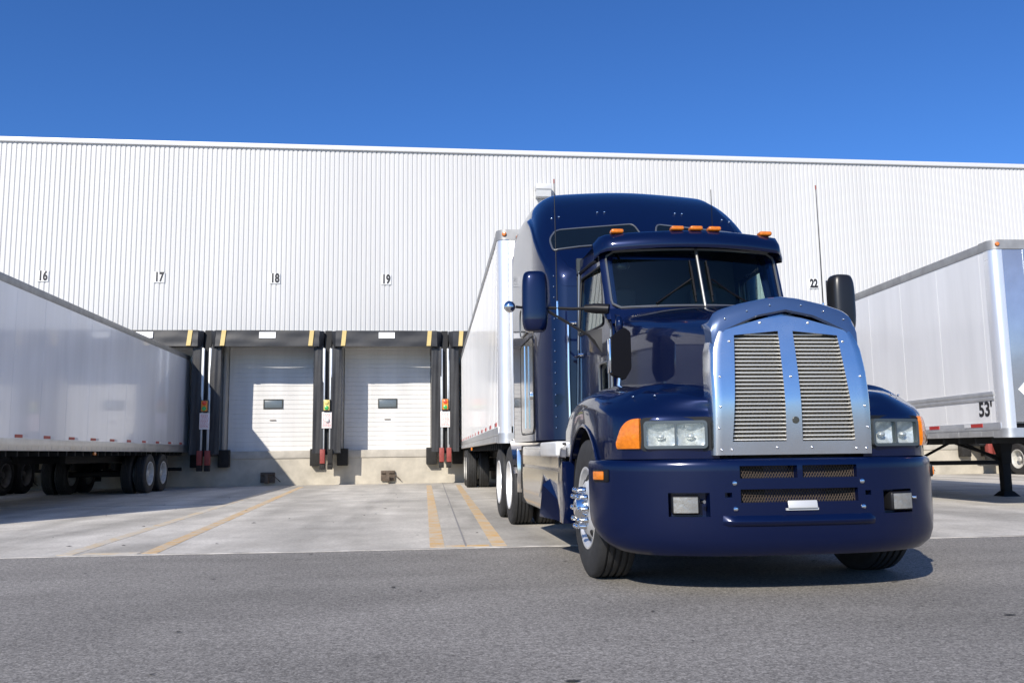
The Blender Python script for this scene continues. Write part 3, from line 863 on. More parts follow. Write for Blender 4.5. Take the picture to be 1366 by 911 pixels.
ta = make_trailer('tr_white', 1.22, True, (12.35, 13.6))
place(ta, -8.165, 11.97, 0.0)
tag(ta, 'white semi trailer parked at left in shadow, rear end in its dock', 'trailer', 'trailers at the docks')
tb_ = copy_tree(ta); place(tb_, -11.78, 11.97, 0)
dk = WM['rim_dish'].copy(); dk.materials.clear(); dk.materials.append(M['rim_shaded'])
dt_ = WM['tyre_dual'].copy(); dt_.materials.clear(); dt_.materials.append(M['tyre_shaded'])
for ch in tb_.children_recursive:  # recolour these wheels so they look deep in shade
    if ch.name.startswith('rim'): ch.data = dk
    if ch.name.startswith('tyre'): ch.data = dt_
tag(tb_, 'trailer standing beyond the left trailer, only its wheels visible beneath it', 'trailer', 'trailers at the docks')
tc_ = make_trailer('tr_white_rib', .30, False, (12.35, 13.6), front='polished')
place(tc_, 2.51, 11.95, -.025)
tag(tc_, 'white ribbed trailer coupled to the blue truck and backed into a dock', 'trailer', 'trailers at the docks')
td = make_trailer('tr_white_rib', 1.22, True, (12.8, 14.05), band=True, tape_on_rail=True, diamond=True)
place(td, 8.82 + TW, 12.03, -.049)
text_obj('length_marking', "53'", .31, M['ink'], (-TW - .001, .46, 1.50), Matrix.Rotation(R(-90), 4, 'Z') @ Matrix.Rotation(R(90), 4, 'X'), td, .95, .008, .002)
tag(td, "white trailer marked 53' standing on its landing legs at right", 'trailer', 'trailers at the docks')
te = copy_tree(ta); place(te, 21.32, 11.97, 0)
for ch in te.children:
    if ch.name.startswith('wheel') or ch.name.startswith('axle') or ch.name.startswith('mudflap'): ch.location.y += 1.45
tag(te, 'trailer at the far right, one wheel visible beneath the right trailer', 'trailer', 'trailers at the docks')

# ------------------------------------------------------------------ the blue tractor: local y = 0 at the front of the bumper, x to the right of the picture
tk = empty('semi_truck', (2.52, 5.5, 0))
tag(tk, 'navy blue long nose semi truck with tall sleeper and chrome grille', 'truck')
def mir(f):
    for s in (-1, 1): f(s)

# --- hood
LYS = (.13, .35, .7, 1.1, 1.45, 1.70)
def hood_sec(ly):
    t = (ly - .13) / 1.57
    hb, hs_ = lerp(.505, .82, t), lerp(.465, .745, t ** .9)
    zb, zs, zc = lerp(.98, 1.12, t), lerp(1.80, 2.07, t), lerp(1.915, 2.165, t)
    half = [(-hb, zb), (-lerp(hb, hs_, .45), lerp(zb, zs, .45)), (-(hs_ + .015), zs - .13), (-(hs_ - .025), zs - .02), (-(hs_ - .13), zs + .035), (-hs_ * .45, lerp(zs, zc, .86)), (0, zc)]
    return half + [(-a, b) for a, b in reversed(half[:-1])]
secs = []
for k in range(25):
    ly = lerp(.13, 1.70, k / 24)
    secs.append([(p.x, ly, p.z) for p in spline([(a, 0, b) for a, b in hood_sec(ly)], 5)])
mb = MB(); mb.grid(secs)
inner = [(p[0] * .9, p[1] + .02, p[2] - .02) for p in secs[0]]
mb.grid([secs[0], inner])
hood = mb.build('hood', M['paint'], tk, angle=50)
mb = MB()
mb.tube([(0, .16 + i * .15, lerp(1.918, 2.168, (.03 + i * .15) / 1.57)) for i in range(11)], .007, 6); mb.build('centre_seam', M['paint'], hood)

# --- fenders
def fender(s):
    path = [((.50, .075), 1.175, .88), ((.70, .115), 1.175, .88), ((.88, .165), 1.18, .88), ((1.00, .235), 1.19, .88), ((1.095, .34), 1.205, .88), ((1.16, .47), 1.235, .88),
            ((1.185, .60), 1.265, None), ((1.195, .80), 1.30, None), ((1.20, 1.00), 1.33, None), ((1.20, 1.25), 1.34, None), ((1.20, 1.50), 1.32, None), ((1.195, 1.72), 1.275, None), ((1.185, 1.95), 1.20, None)]
    pp = spline([(p[0][0], p[0][1], p[1]) for p in path], 5)
    rows = []
    for k, p in enumerate(pp):
        x, y, zs = p
        zb = .885
        if .545 < y < 1.765: zb = max(.885, .515 + math.sqrt(max(0, .615 ** 2 - (y - 1.15) ** 2)))
        elif y >= 1.765: zb = .90
        # inner end of the section lies on the hood flank
        yq = max(.10, y - .02) if y > .6 else lerp(.10, .58, (k / len(pp)) / .46 if k / len(pp) < .46 else 1)
        tq = (yq - .13) / 1.57
        zq = interp([(.1, 1.275), (.3, 1.36), (.6, 1.42), (1.1, 1.455), (1.5, 1.44), (1.95, 1.36)], yq)
        hb, hs_ = lerp(.505, .82, tq), lerp(.465, .745, max(0, tq) ** .9)
        xq = lerp(hb, hs_, .5) - .025
        d = Vector((xq - x, yq - y, 0)); L_ = d.length; d = d / max(L_, 1e-4)
        crest = max(zq + .005, zs + .10) if y > .45 else lerp(zs + .06, zq + .01, .8)
        b = lambda q, z: (x + d.x * q, y + d.y * q, z)
        ctrl = [b(0.0, zb), b(-.002, lerp(zb, zs, .5)), b(.004, zs - .055), b(.022, zs - .012), b(min(.075, L_ * .4), zs + .032), b(L_ * .42, lerp(zs, crest, .80)), b(L_ * .72, crest - .004), (xq, yq, zq)]
        rows.append([(s * q.x, q.y, q.z) for q in spline(ctrl, 4)])
    def lamp_hole(i, j):
        c = sum((Vector(p) for p in (rows[i][j], rows[i + 1][j], rows[i + 1][j + 1], rows[i][j + 1])), Vector()) / 4
        return i < 22 and j < 9 and .555 < abs(c.x) < .965 and .955 < c.z < 1.135
    mb = MB(); mb.grid(rows, lamp_hole)
    # rolled lip round the wheel arch and along the lower edge
    lip = [[rows[k][0], (rows[k][0][0] - s * (.05 if pp[k].y > .5 else 0), rows[k][0][1] + (.05 if pp[k].y <= .5 else 0), rows[k][0][2] - .002)] for k in range(len(rows))]
    mb.grid(lip)
    mb.grid([rows[-1], [(p[0] * .93, p[1] + .012, p[2] - .01) for p in rows[-1]]])
    f = mb.build('fender', M['paint'], tk, angle=55)
    # flared lip proud of the fender side
    mb = MB(); pts = []
    for a in range(-6, 187, 8):
        pts.append((s * 1.200, 1.15 + .625 * math.cos(R(a)), .515 + .625 * math.sin(R(a))))
    mb.tube([p for p in pts if p[2] > .86], .014, 8); mb.build('arch_lip', M['paint'], f)
    mb = MB()                                            # dark wheel well
    P = []
    for a in range(-4, 185, 9):
        P.append([(s * xx, 1.15 + .622 * math.cos(R(a)), .52 + .622 * math.sin(R(a))) for xx in (.45, 1.165)])
    mb.grid(P); mb.b2(s * .44, s * .46, .5, 1.85, .45, 1.2); mb.build('wheel_well', M['under'], f)
    mb = MB()
    for yy, xx, zz in ((.30, .86, 1.315), (.42, .98, 1.315), (.2, .72, 1.268)):
        mb.sphere((s * xx, yy, zz), .008, 8)
    mb.build('rivets', M['chrome'], f)
    # headlamp pocket, twin lamps
    hl = empty('headlight', (s * .762, .155, 1.048), s * R(-16) * -1 if False else (R(-17) if s < 0 else R(17)), tk)
    mb = MB(); mb.panel(round_poly([(-.245, -.112), (.245, -.112), (.245, .112), (-.245, .112)], .05), [rrect(-.198, -.078, -.012, .070, .012), rrect(.000, -.078, .186, .070, .012)], lambda p: (p[0], -.012, p[1]), lambda p: (p[0], .10, p[1])); mb.build('pocket', M['trim_black'], hl)
    mb = MB(); mb.panel(rrect(-.214, -.096, .202, .088, .026), [rrect(-.196, -.076, -.012, .068, .014), rrect(.000, -.076, .184, .068, .014)], lambda p: (p[0], -.045, p[1]), lambda p: (p[0], -.008, p[1])); mb.build('bezel', M['bezel'], hl)
    for cx in (-.104, .092):
        mb = MB(); P = []
        for i in range(13):
            row = []
            for j in range(9):
                u, v = lerp(-.093, .093, i / 12), lerp(-.074, .074, j / 8)
                row.append((cx + u, -.012 + .05 * (1 - (u / .095) ** 2) * (1 - (v / .076) ** 2), -.004 + v))
            P.append(row)
        mb.grid(P); mb.sphere((cx, .0, -.016), .024, 12, (1.3, 1, .8)); mb.build('reflector', M['reflector'], hl)
        mb = MB(); mb.prism(rrect(cx - .0915, -.0755, cx + .0915, .0675, .014), lambda p: (p[0], -.038, p[1]), lambda p: (p[0], -.033, p[1])); mb.build('lens', M['lamp_glass'], hl)
    # amber corner lamp wraps the fender corner
    mb = MB()
    cor = spline([(1.005, .215), (1.045, .258), (1.09, .315), (1.128, .378), (1.157, .445)], 3) if False else [Vector((p.x, p.y)) for p in spline([(1.000, .212, 0), (1.045, .258, 0), (1.08, .305, 0), (1.112, .352, 0)], 5)]
    P = []
    for k, c in enumerate(cor):
        t = k / (len(cor) - 1)
        zt = .96 + .195 * math.sqrt(1 - (t * .96) ** 2.4); nx, ny = lerp(.35, .85, t), -lerp(.94, .5, t)
        row = []
        for j in range(7):
            v = j / 6; z = lerp(.955, zt, v); o_ = .022 - .012 * abs(2 * v - 1) ** 3
            row.append((s * (c.x + nx * o_), c.y + ny * o_, z))
        P.append(row)
    mb.grid(P)
    back = [[(p[0] - s * .02, p[1] + .02, p[2]) for p in row] for row in P]
    mb.grid([P[0], back[0]]); mb.grid([P[-1], back[-1]]); mb.grid([[r_[0] for r_ in P], [r_[0] for r_ in back]]); mb.grid([[r_[-1] for r_ in P], [r_[-1] for r_ in back]])
    mb.build('turn_signal', M['amber'], tk)
mir(fender)

# --- grille surround: curved stainless face with two openings
zb_, zt_ = .905, 1.70
def fy(z): return .015 + .18 * max(0, (z - 1.25)) ** 1.35 + .10 * max(0, 1.2 - z) ** 1.5
def sur_top(x): return 1.855 - .30 * abs(x) ** 1.12
def ow(z): return interp([(.9, .530), (1.45, .522), (1.60, .508), (1.66, .49), (1.74, .455)], z)        # half width of the face
def oi(z): return lerp(.056, .052, (z - .98) / .75)                        # inner edge of an opening
def oo(z): return lerp(.425, .362, (z - .98) / .75)                        # outer edge
def otop(x): return 1.738 - .095 * abs(x)
ZO = .992
nz0, nzm, nz1 = 4, 26, 5
ucols = 6
def sur_pt(ci, ri):
    # columns: 0-2 outer strip, 3..11 opening, 12-14 centre, ...
    def z_of(x):
        if ri <= nz0: return lerp(zb_, ZO, ri / nz0)
        if ri <= nz0 + nzm: return lerp(ZO, otop(x), (ri - nz0) / nzm)
        return lerp(otop(x), sur_top(x), (ri - nz0 - nzm) / nz1)
    def x_of(z):
        s = -1 if ci <= 14 else 1
        k = ci if ci <= 14 else 28 - ci
        if k <= 3: return s * lerp(ow(z), oo(z), k / 3)
        if k <= 11: return s * lerp(oo(z), oi(z), (k - 3) / 8)
        return s * lerp(oi(z), 0, (k - 11) / 3)
    z = 1.3
    for _ in range(4):
        x = x_of(min(z, 1.78)); z = z_of(x)
    return x, z
NR = nz0 + nzm + nz1
P = [[(lambda q: (q[0], fy(q[1]), q[1]))(sur_pt(ci, ri)) for ri in range(NR + 1)] for ci in range(29)]
# round off the corners of the openings a little
def is_open(i, j):
    k = i if i < 14 else 27 - i
    return 3 <= k < 11 and nz0 <= j < nz0 + nzm
mb = MB()
V = [[mb.bm.verts.new(p) for p in row] for row in P]
V2 = [[mb.bm.verts.new((p[0], p[1] + .035, p[2])) for p in row] for row in P]
for i in range(28):
    for j in range(NR):
        if not is_open(i, j): mb.bm.faces.new((V[i][j], V[i + 1][j], V[i + 1][j + 1], V[i][j + 1]))
for a0, a1 in ((3, 11), (17, 25)):
    for i in range(a0, a1):
        for j in (nz0, nz0 + nzm): mb.bm.faces.new((V[i][j], V[i + 1][j], V2[i + 1][j], V2[i][j]))
    for j in range(nz0, nz0 + nzm):
        for i in (a0, a1): mb.bm.faces.new((V[i][j], V[i][j + 1], V2[i][j + 1], V2[i][j]))
# rolled sides back to the hood
for s, i in ((-1, 0), (1, 28)):
    Q = []
    for j in range(NR + 1):
        p = P[i][j]
        wd = .045 if p[2] > 1.0 else .03
        Q.append([p, (p[0] + s * .012, p[1] + .008, p[2]), (p[0] + s * .022, p[1] + .03, p[2]), (p[0] + s * .026, p[1] + .07, p[2]), (p[0] + s * .028, p[1] + .16, p[2])])
    mb.grid(Q)
top = [P[i][NR] for i in range(29)]
mb.grid([[p, (p[0], p[1] + .10, p[2] - .004)] for p in top]); mb.grid([[P[i][0], (P[i][0][0], P[i][0][1] + .05, P[i][0][2])] for i in range(29)])
for v in [v for v in mb.bm.verts if not v.link_faces]: mb.bm.verts.remove(v)
for x, z in ((.40, 1.66), (.17, 1.79), (.49, 1.42), (.50, 1.22), (.515, 1.08), (.50, .94), (.43, .94), (.12, .95)):
    for s in (-1, 1): mb.sphere((s * x, fy(z) - .002, z), .0085, 8)
for z in (1.42,): mb.sphere((0, fy(z) - .002, z), .009, 8)
sur = mb.build('grille_surround', M['stainless'], tk, angle=45)
mb = MB(); mb.lathe([(.024, 0), (.022, .006), (.010, .008), (0, .006)], (.012, fy(1.13) - .001, 1.13), (0, -1, 0), 14); mb.build('badge_mount', M['lens_dark'], sur)
for s in (-1, 1):
    mb = MB(); z = ZO + .012
    while z < 1.73:
        xi = oi(z) - .01; xo = oo(z) + .01
        lim = (1.738 - z) / .095
        xo = min(xo, lim)
        if xo > xi + .02: mb.b2(s * xi, s * xo, fy(z) + .034, fy(z) + .062, z - .0036, z + .0036, .0015, 1)
        z += .0262
    gr = mb.build('grille_bar', M['bar'], tk)
    mb = MB()
    xx = .03
    while xx < .44:
        mb.tube([(s * xx, fy(z_) + .060, z_) for z_ in (.985, 1.2, 1.4, 1.6, 1.735)], .0022, 4); xx += .0092
    mb.build('grille_mesh', M['mesh_fine'], gr)
mb = MB(); mb.b2(-.47, .47, .26, .28, .93, 1.74); mb.b2(-.47, .47, .28, 1.3, .55, 1.0); mb.build('radiator', M['mesh_dark'], tk)

# --- bug shield over the grille
def sh_edge(x): return 1.955 - .19 * abs(x) ** 1.35
mb = MB(); P = []
for i in range(33):
    x = lerp(-.515, .515, i / 32); e = abs(x)
    zt2 = interp([(0, 1.975), (.12, 1.962), (.30, 1.925), (.44, 1.885), (.485, 1.855), (.515, 1.80)], e); zl = interp([(0, 1.868), (.20, 1.83), (.42, 1.735), (.47, 1.68), (.515, 1.64)], e)
    yf = .035 + .10 * (zl - 1.65) + .05 * (e / .5) ** 2
    P.append([(x, yf + .02, zl - .004), (x, yf, zl + .008), (x, yf + .005, lerp(zl, zt2, .5)), (x, yf + .035, lerp(zl, zt2, .9)), (x, yf + .06, zt2), (x * .99, yf + .085, zt2 - .006), (x * .97, yf + .10, zt2 - .03)])
mb.grid(P)
for row in (P[0], P[-1]): mb.grid([row, [(p[0], p[1] + .13, p[2]) for p in row]])
shl = mb.build('bug_shield', M['shield'], tk, angle=50)
mb = MB()
for x in (-.42, -.27, -.11, .11, .27, .42):
    e = abs(x); zt2 = interp([(0, 1.975), (.12, 1.962), (.30, 1.925), (.44, 1.885)], e)
    zl = interp([(0, 1.868), (.20, 1.83), (.42, 1.735), (.47, 1.68)], e); mb.sphere((x, .035 + .10 * (zl - 1.65) + .05 * (e / .5) ** 2 + .002, lerp(zl, zt2, .52)), .008, 8)
mb.build('rivets', M['chrome'], shl)

# --- bumper: plan curve, bulged section, holes for vents, hooks and fog lights
plan = spline([(0, -.03, 0), (.30, -.022, 0), (.60, .025, 0), (.84, .115, 0), (1.03, .235, 0), (1.165, .385, 0), (1.235, .53, 0), (1.255, .68, 0)], 8)
al = [0.0]
for a, b in zip(plan, plan[1:]): al.append(al[-1] + (b - a).length)
def at_s(q):
    q = min(max(q, 0), al[-1])
    for k in range(len(al) - 1):
        if q <= al[k + 1] + 1e-9:
            t = (q - al[k]) / (al[k + 1] - al[k]); p = plan[k].lerp(plan[k + 1], t); d = (plan[k + 1] - plan[k]).normalized(); return p, Vector((d.y, -d.x, 0))
    return plan[-1], Vector((1, 0, 0))
def s_at_x(x):
    for k in range(len(plan) - 1):
        if plan[k].x <= x <= plan[k + 1].x: return lerp(al[k], al[k + 1], (x - plan[k].x) / (plan[k + 1].x - plan[k].x))
    return al[-1]
XH = [.018, .40, .455, .50, .595, .845]
us = sorted(set([round(s_at_x(x), 5) for x in XH] + [round(al[-1] * k / 26, 5) for k in range(27)]))
us = [u for k, u in enumerate(us) if k == 0 or u - us[k - 1] > .012 or any(abs(u - s_at_x(x)) < 1e-4 for x in XH)]
ZV = [.255, .30, .36, .43, .475, .512, .56, .60, .635, .665, .685, .725, .755, .80, .835, .86, .875, .882]
def off(z, a): 
    return interp([(.255, -.075), (.30, -.026), (.36, -.008), (.43, -.002), (.512, 0), (.70, 0), (.835, 0), (.86, -.004), (.875, -.016), (.882, -.04)], z)
def bump_pt(q, z, s):
    p, n = at_s(abs(q))
    t = max(0, (p.y - .12) / .56)
    z2 = .882 - (.882 - z) * (1 - .20 * t ** 2.5)                # underside climbs towards the wheels
    o = off(z, q)
    # ledge low on the face between the tow points
    P_ = p + n * o
    return (s * P_.x, P_.y, z2)
ax_ = [-u for u in reversed(us[1:])] + us
G = [[bump_pt(q, z, -1 if q < 0 else 1) for z in ZV] for q in ax_]
def in_hole(i, j):
    xa = (abs(G[i][j][0]) + abs(G[i + 1][j][0])) / 2; z = (ZV[j] + ZV[j + 1]) / 2
    xm = xa
    if .755 < z < .835 and .018 < xm < .40: return True
    if .60 < z < .685 and xm < .40: return True
    if .635 < z < .665 and .455 < xm < .50: return True
    if .512 < z < .665 and .595 < xm < .845: return True
    return False
mb = MB(); mb.grid(G, in_hole, Vector((0, .085, 0)))
lip = [[G[i][-1], (G[i][-1][0] * .97, G[i][-1][1] + .12, .884)] for i in range(len(G))]; mb.grid(lip)
mb.grid([[G[i][0], (G[i][0][0] * .97, G[i][0][1] + .12, G[i][0][2])] for i in range(len(G))])
for row in (G[0], G[-1]): mb.grid([row, [(p[0] * .975, p[1] + .01, p[2]) for p in row]])
bumper = mb.build('bumper', M['bumper_paint'], tk, angle=42)
mb = MB()                                                # proud ledge under the number plate
for q_ in (0,):
    Q = []
    for k in range(31):
        x = lerp(-.52, .52, k / 30); yb_ = at_s(s_at_x(abs(x)))[0].y; f_ = min(1, (.52 - abs(x)) / .04)
        Q.append([(x, yb_ + .004, .522), (x, yb_ - .030 * f_, .487), (x, yb_ - .031 * f_, .478), (x, yb_ - .022 * f_, .462), (x, yb_ + .006, .445)])
    mb.grid(Q)
mb.build('ledge', M['bumper_paint'], bumper)
def vent(x0, x1, z0, z1):
    mb = MB(); n = int((x1 - x0) / .019)
    for k in range(n + 1):
        for sg in (-1, 1):
            xa = lerp(x0, x1, k / n)
            mb.tube([(xa, .035, z0), (min(x1, max(x0, xa + sg * .045)), .035, z1)], .0022, 4)
    mb.build('vent_mesh', M['vent_mesh'], bumper)
    mb = MB(); mb.b2(x0 - .01, x1 + .01, .058, .066, z0 - .01, z1 + .01); mb.build('vent_backing', M['black'], bumper)
vent(-.40, -.018, .755, .835); vent(.018, .40, .755, .835); vent(-.40, .40, .60, .685)
mb = MB()
for x in (-.435, .435):
    for z in (.725, .560): mb.lathe([(.017, 0), (.017, .010), (.010, .018), (0, .020)], (x, -.002, z), (0, -1, 0), 12)
mb.build('bolts', M['chrome'], bumper)
mb = MB(); mb.box((0, -.045, .585), (.20, .012, .052), .006, rot=Matrix.Rotation(R(-12), 4, 'X')); mb.b2(-.11, .11, -.04, -.02, .548, .562)
mb.build('plate_bracket', M['plate'], bumper)
def fog(s):
    p, n = at_s(s_at_x(.735))
    f = empty('fog_light', (s * .735, p.y + .035, .588), R(-15) if s < 0 else R(15), bumper)
    mb = MB(); mb.b2(-.092, .092, -.05, .045, -.062, .062, .018, 3); mb.build('housing', M['trim_black'], f)
    mb = MB(); P = [[(lerp(-.078, .078, i / 10), -.050 - .012 * (1 - (2 * i / 10 - 1) ** 2) , lerp(-.050, .050, j / 6)) for j in range(7)] for i in range(11)]; mb.grid(P); mb.build('lens', M['fog_lens'], f)
    mb = MB(); mb.cyl((.105, -.03, .02), (.12, -.05, .02), .012, n=10); mb.build('screw', M['chrome'], f)
    # bumper side marker
    q = al[-1] * .865; p, n = at_s(q)
    m_ = empty('side_marker', (s * p.x, p.y, .775), math.atan2(s * n.x, -n.y), bumper)
    mb = MB(); mb.b2(-.085, .085, -.010, .02, -.042, .042, .008); mb.build('housing', M['trim_black'], m_)
    mb = MB(); mb.b2(-.07, .045, -.02, -.004, -.03, .03, .008); mb.build('lens', M['amber'], m_)
mir(fog)

# --- windshield and cab
def W(x, z): return 1.66 + .17 * (x / .78) ** 2 + (z - 2.19) * .36
WB, WT = 2.175, 2.715
def cx_(z, y=2.9): return .880 - .085 * (3.0 - y) - max(0, z - 2.0) * .07
def ws_pane(s):
    mb = MB(); P = []; r_ = .07
    n = 14
    for j in range(n + 1):
        z = lerp(WB, WT, j / n)
        xo = lerp(.775, .785, j / n)
        for zz in (WB, WT):
            d = abs(z - zz)
            if d < r_: xo -= r_ - math.sqrt(max(0, r_ ** 2 - (r_ - d) ** 2))
        P.append([(s * lerp(.012, xo, i / 12), W(lerp(.012, xo, i / 12), z), z) for i in range(13)])
    mb.grid(P); mb.build('windshield', M['windshield'], tk)
    edge = [P[0][i] for i in range(13)] + [P[j][12] for j in range(1, n + 1)] + [P[n][i] for i in range(11, -1, -1)]
    mb = MB(); mb.tube([(p[0], p[1] - .004, p[2]) for p in edge], .011, 6); mb.build('windshield_trim', M['trim_metal'], tk)
    # A-pillar and the band round the glass
    mb = MB(); A = []
    for j in range(n + 1):
        z = lerp(WB - .1, WT + .06, j / n); xo = lerp(.775, .785, j / n); xc = cx_(z, W(xo, z) + .1)
        y0, y1 = W(xo - .0, z) + .012, W(xo, z) + lerp(.10, .06, j / n)
        A.append([(s * (xo - .05), W(xo - .05, z) + .02, z), (s * (xo + .012), y0 - .005, z), (s * (xo + .05), y0 + .028, z), (s * xc, y1 + .02, z), (s * xc, y1 + .09, z), (s * (xc - .06), y1 + .09, z)])
    mb.grid(A); mb.build('windshield_pillar', M['paint'], tk, angle=60)
mir(ws_pane)
mb = MB(); P = []
for i in range(21):
    x = lerp(-.80, .80, i / 20)
    P.append([(x, W(x, 2.03) - .03, 2.03), (x, W(x, 2.12) - .01, 2.12), (x, W(x, WB) + .0, WB - .004), (x, W(x, WB) + .03, WB - .004)])
mb.grid(P); mb.build('cowl', M['paint'], tk, angle=60)
mb = MB(); mb.tube([(0, W(0, z) - .008, z) for z in (WB - .01, 2.3, 2.5, WT)], .014, 8); mb.build('windshield_divider', M['trim_metal'], tk)
mb = MB(); P = []
for i in range(21):
    x = lerp(-.80, .80, i / 20); P.append([(x, W(x, WT) + .0, WT + .003), (x, W(x, WT + .08), WT + .09), (x, W(x, WT) + .06, WT + .003)])
mb.grid(P); mb.build('windshield_header', M['paint'], tk)
def wiper(s):
    t = empty('wiper', (0, 0, 0), 0, tk)
    a = (s * .42, W(.42, 2.2) - .03, 2.195); b = (s * .09, W(.09, 2.42) - .035, 2.42)
    mb = MB(); mb.tube([a, ((a[0] + b[0]) / 2, min(a[1], b[1]) - .012 + .05, (a[2] + b[2]) / 2), b], .009, 6); mb.build('arm', M['hm_black'], t)
    mb = MB(); x = s * .075
    mb.tube([(x, W(.07, z) - .014, z) for z in (2.205, 2.36, 2.5, 2.60)], .008, 6); mb.tube([(x, W(.07, z) - .032, z) for z in (2.26, 2.42, 2.54)], .006, 6); mb.build('blade', M['hm_black'], t)
mir(wiper)

def cab_side(s):
    fa = lambda o: (lambda p: (s * (cx_(p[1], p[0]) + o), p[0], p[1]))
    out = [(1.72, 1.05), (3.02, 1.05), (3.02, 2.86), (2.06, 2.86), (1.93, 2.2), (1.72, 2.08)]
    mb = MB(); mb.panel(out, [round_poly([(1.96, 1.36), (2.88, 1.36), (2.88, 2.64), (2.15, 2.64), (1.99, 2.1)], .06)], fa(0), fa(-.035)); mb.build('cab_side', M['paint'], tk)
    dout = round_poly([(1.76, 1.08), (2.90, 1.08), (2.90, 2.76), (2.11, 2.76), (1.955, 2.15), (1.76, 2.02)], .06)
    win = round_poly([(2.02, 2.06), (2.82, 2.06), (2.82, 2.63), (2.165, 2.63)], .05)
    peep = rrect(1.88, 1.40, 2.16, 1.72, .05)
    holes = [win] + ([peep] if s < 0 else [])
    mb = MB(); mb.panel(dout, holes, fa(.020), fa(.002)); dr = mb.build('door', M['paint'], tk)
    mb = MB(); gz = lambda o: (lambda p: (s * (cx_(p[1], p[0]) + o - .055 * (2.82 - p[0])), p[0], p[1])); mb.prism(win, gz(.012), gz(.008)); mb.build('window', M['side_glass'], dr)
    mb = MB(); mb.tube([fa(.022)(p) for p in win], .010, 6, closed=True); mb.build('window_seal', M['trim_rubber'], dr)
    if s < 0:
        mb = MB(); mb.prism(peep, fa(.010), fa(.004)); mb.build('peep_window', M['side_glass'], dr)
        mb = MB(); mb.tube([fa(.022)(p) for p in peep], .010, 6, closed=True); mb.build('window_frame', M['trim_metal'], dr)
    mb = MB(); mb.tube([fa(.03)(p) for p in ((1.775, 1.15), (1.775, 1.98), (1.97, 2.15), (2.115, 2.68))], .011, 6); mb.tube([fa(.03)(p) for p in ((2.885, 1.15), (2.885, 2.72))], .011, 6); mb.build('door_trim', M['trim_metal'], dr)
    mb = MB(); mb.tube([fa(.03)((2.62, 1.86)), fa(.065)((2.64, 1.86)), fa(.065)((2.8, 1.86)), fa(.03)((2.82, 1.86))], .014, 8); mb.build('handle', M['chrome'], dr)
    mb = MB(); mb.tube([fa(.025)(p) for p in ((2.12, 2.70), (2.5, 2.715), (2.95, 2.70))], .016, 6); mb.build('drip_rail', M['trim_black'], tk)
    mb = MB(); mb.tube([(s * .95, 3.0, 1.22), (s * .955, 3.0, 1.7), (s * .95, 3.0, 2.22)], .017, 8); mb.tube([(s * .95, 3.0, 1.22), (s * .87, 2.98, 1.22)], .014, 6); mb.tube([(s * .95, 3.0, 2.22), (s * .87, 2.98, 2.22)], .014, 6); mb.build('grab_handle', M['chrome'], tk)
mir(cab_side)
mb = MB(); P = []
for i in range(17):
    x = lerp(-.815, .815, i / 16); dz = -.055 * (abs(x) / .815) ** 3
    P.append([(x, y, 2.905 + dz) for y in (2.0, 2.3, 2.7, 3.06)])
mb.grid(P); mb.build('cab_roof', M['paint'], tk)
mb = MB(); mb.b2(-.85, .85, 2.99, 3.04, 1.05, 2.88); mb.b2(-.85, .85, 1.72, 3.0, 1.02, 1.07); mb.build('cab_rear_wall', M['interior'], tk)
# visor
mb = MB(); P = []
for i in range(41):
    u = -1 + i / 20; x = .885 * u; e = abs(u)
    y = 1.72 + .20 * e ** 2 + (.10 * max(0, e - .9) / .1 if e > .9 else 0)
    dz = -.012 * e ** 2 - (.05 * (max(0, e - .93) / .07) ** 2)
    P.append([(x * .95, y + .16, 2.735 + dz), (x, y + .01, 2.708 + dz), (x, y - .002, 2.735 + dz), (x, y + .012, 2.80 + dz), (x * .995, y + .06, 2.862 + dz), (x * .985, y + .13, 2.886 + dz * 1.1), (x * .95, y + .34, 2.905 + dz * 1.2)])
mb.grid(P)
for row in (P[0], P[-1]): mb.grid([row, [(p[0] * .94, p[1] + .08, p[2]) for p in row]])
vis = mb.build('sun_visor', M['paint'], tk, angle=50)
for x in (-.69, -.17, 0, .17, .69):
    e = abs(x) / .885
    mb = MB(); mb.box((x, 1.72 + .20 * e ** 2 + .10, 2.895 - .012 * e * e), (.115, .09, .040), .016, 3); mb.build('roof_marker_light', M['amber'], vis)
# interior
mb = MB(); mb.b2(-.80, .80, 1.95, 2.35, 1.75, 2.12, .05); mb.build('dashboard', M['interior'], tk)
for s in (-1, 1):
    st = empty('seat', (s * .42, 2.72, 1.35), 0, tk)
    mb = MB(); mb.b2(-.25, .25, -.28, .22, .22, .38, .05); mb.build('cushion', M['seat'], st)
    mb = MB(); mb.b2(-.25, .25, .12, .26, .35, 1.0, .05); mb.b2(-.14, .14, .14, .24, .98, 1.2, .04); mb.build('backrest', M['seat'], st)
sw = empty('steering_wheel', (.42, 2.34, 2.08), 0, tk)
mb = MB(); mb.tube([(.22 * math.cos(R(a)), .19 * math.sin(R(a)) * .55, .19 * math.sin(R(a)) * .83) for a in range(0, 360, 15)], .016, 8, closed=True); mb.build('rim', M['trim_black'], sw)
mb = MB(); mb.sphere((0, .02, -.02), .06, 12, (1, .6, 1)); mb.tube([(-.21, 0, 0), (0, .02, -.02), (.21, 0, 0)], .012, 6); mb.build('hub', M['trim_black'], sw)
mb = MB(); mb.sphere((-.62, 2.05, 2.60), .07, 12, (1, .6, .8)); mb.tube([(-.62, 2.05, 2.62), (-.66, 2.1, 2.72)], .01, 6); mb.build('cab_fan', M['trim_black'], tk)

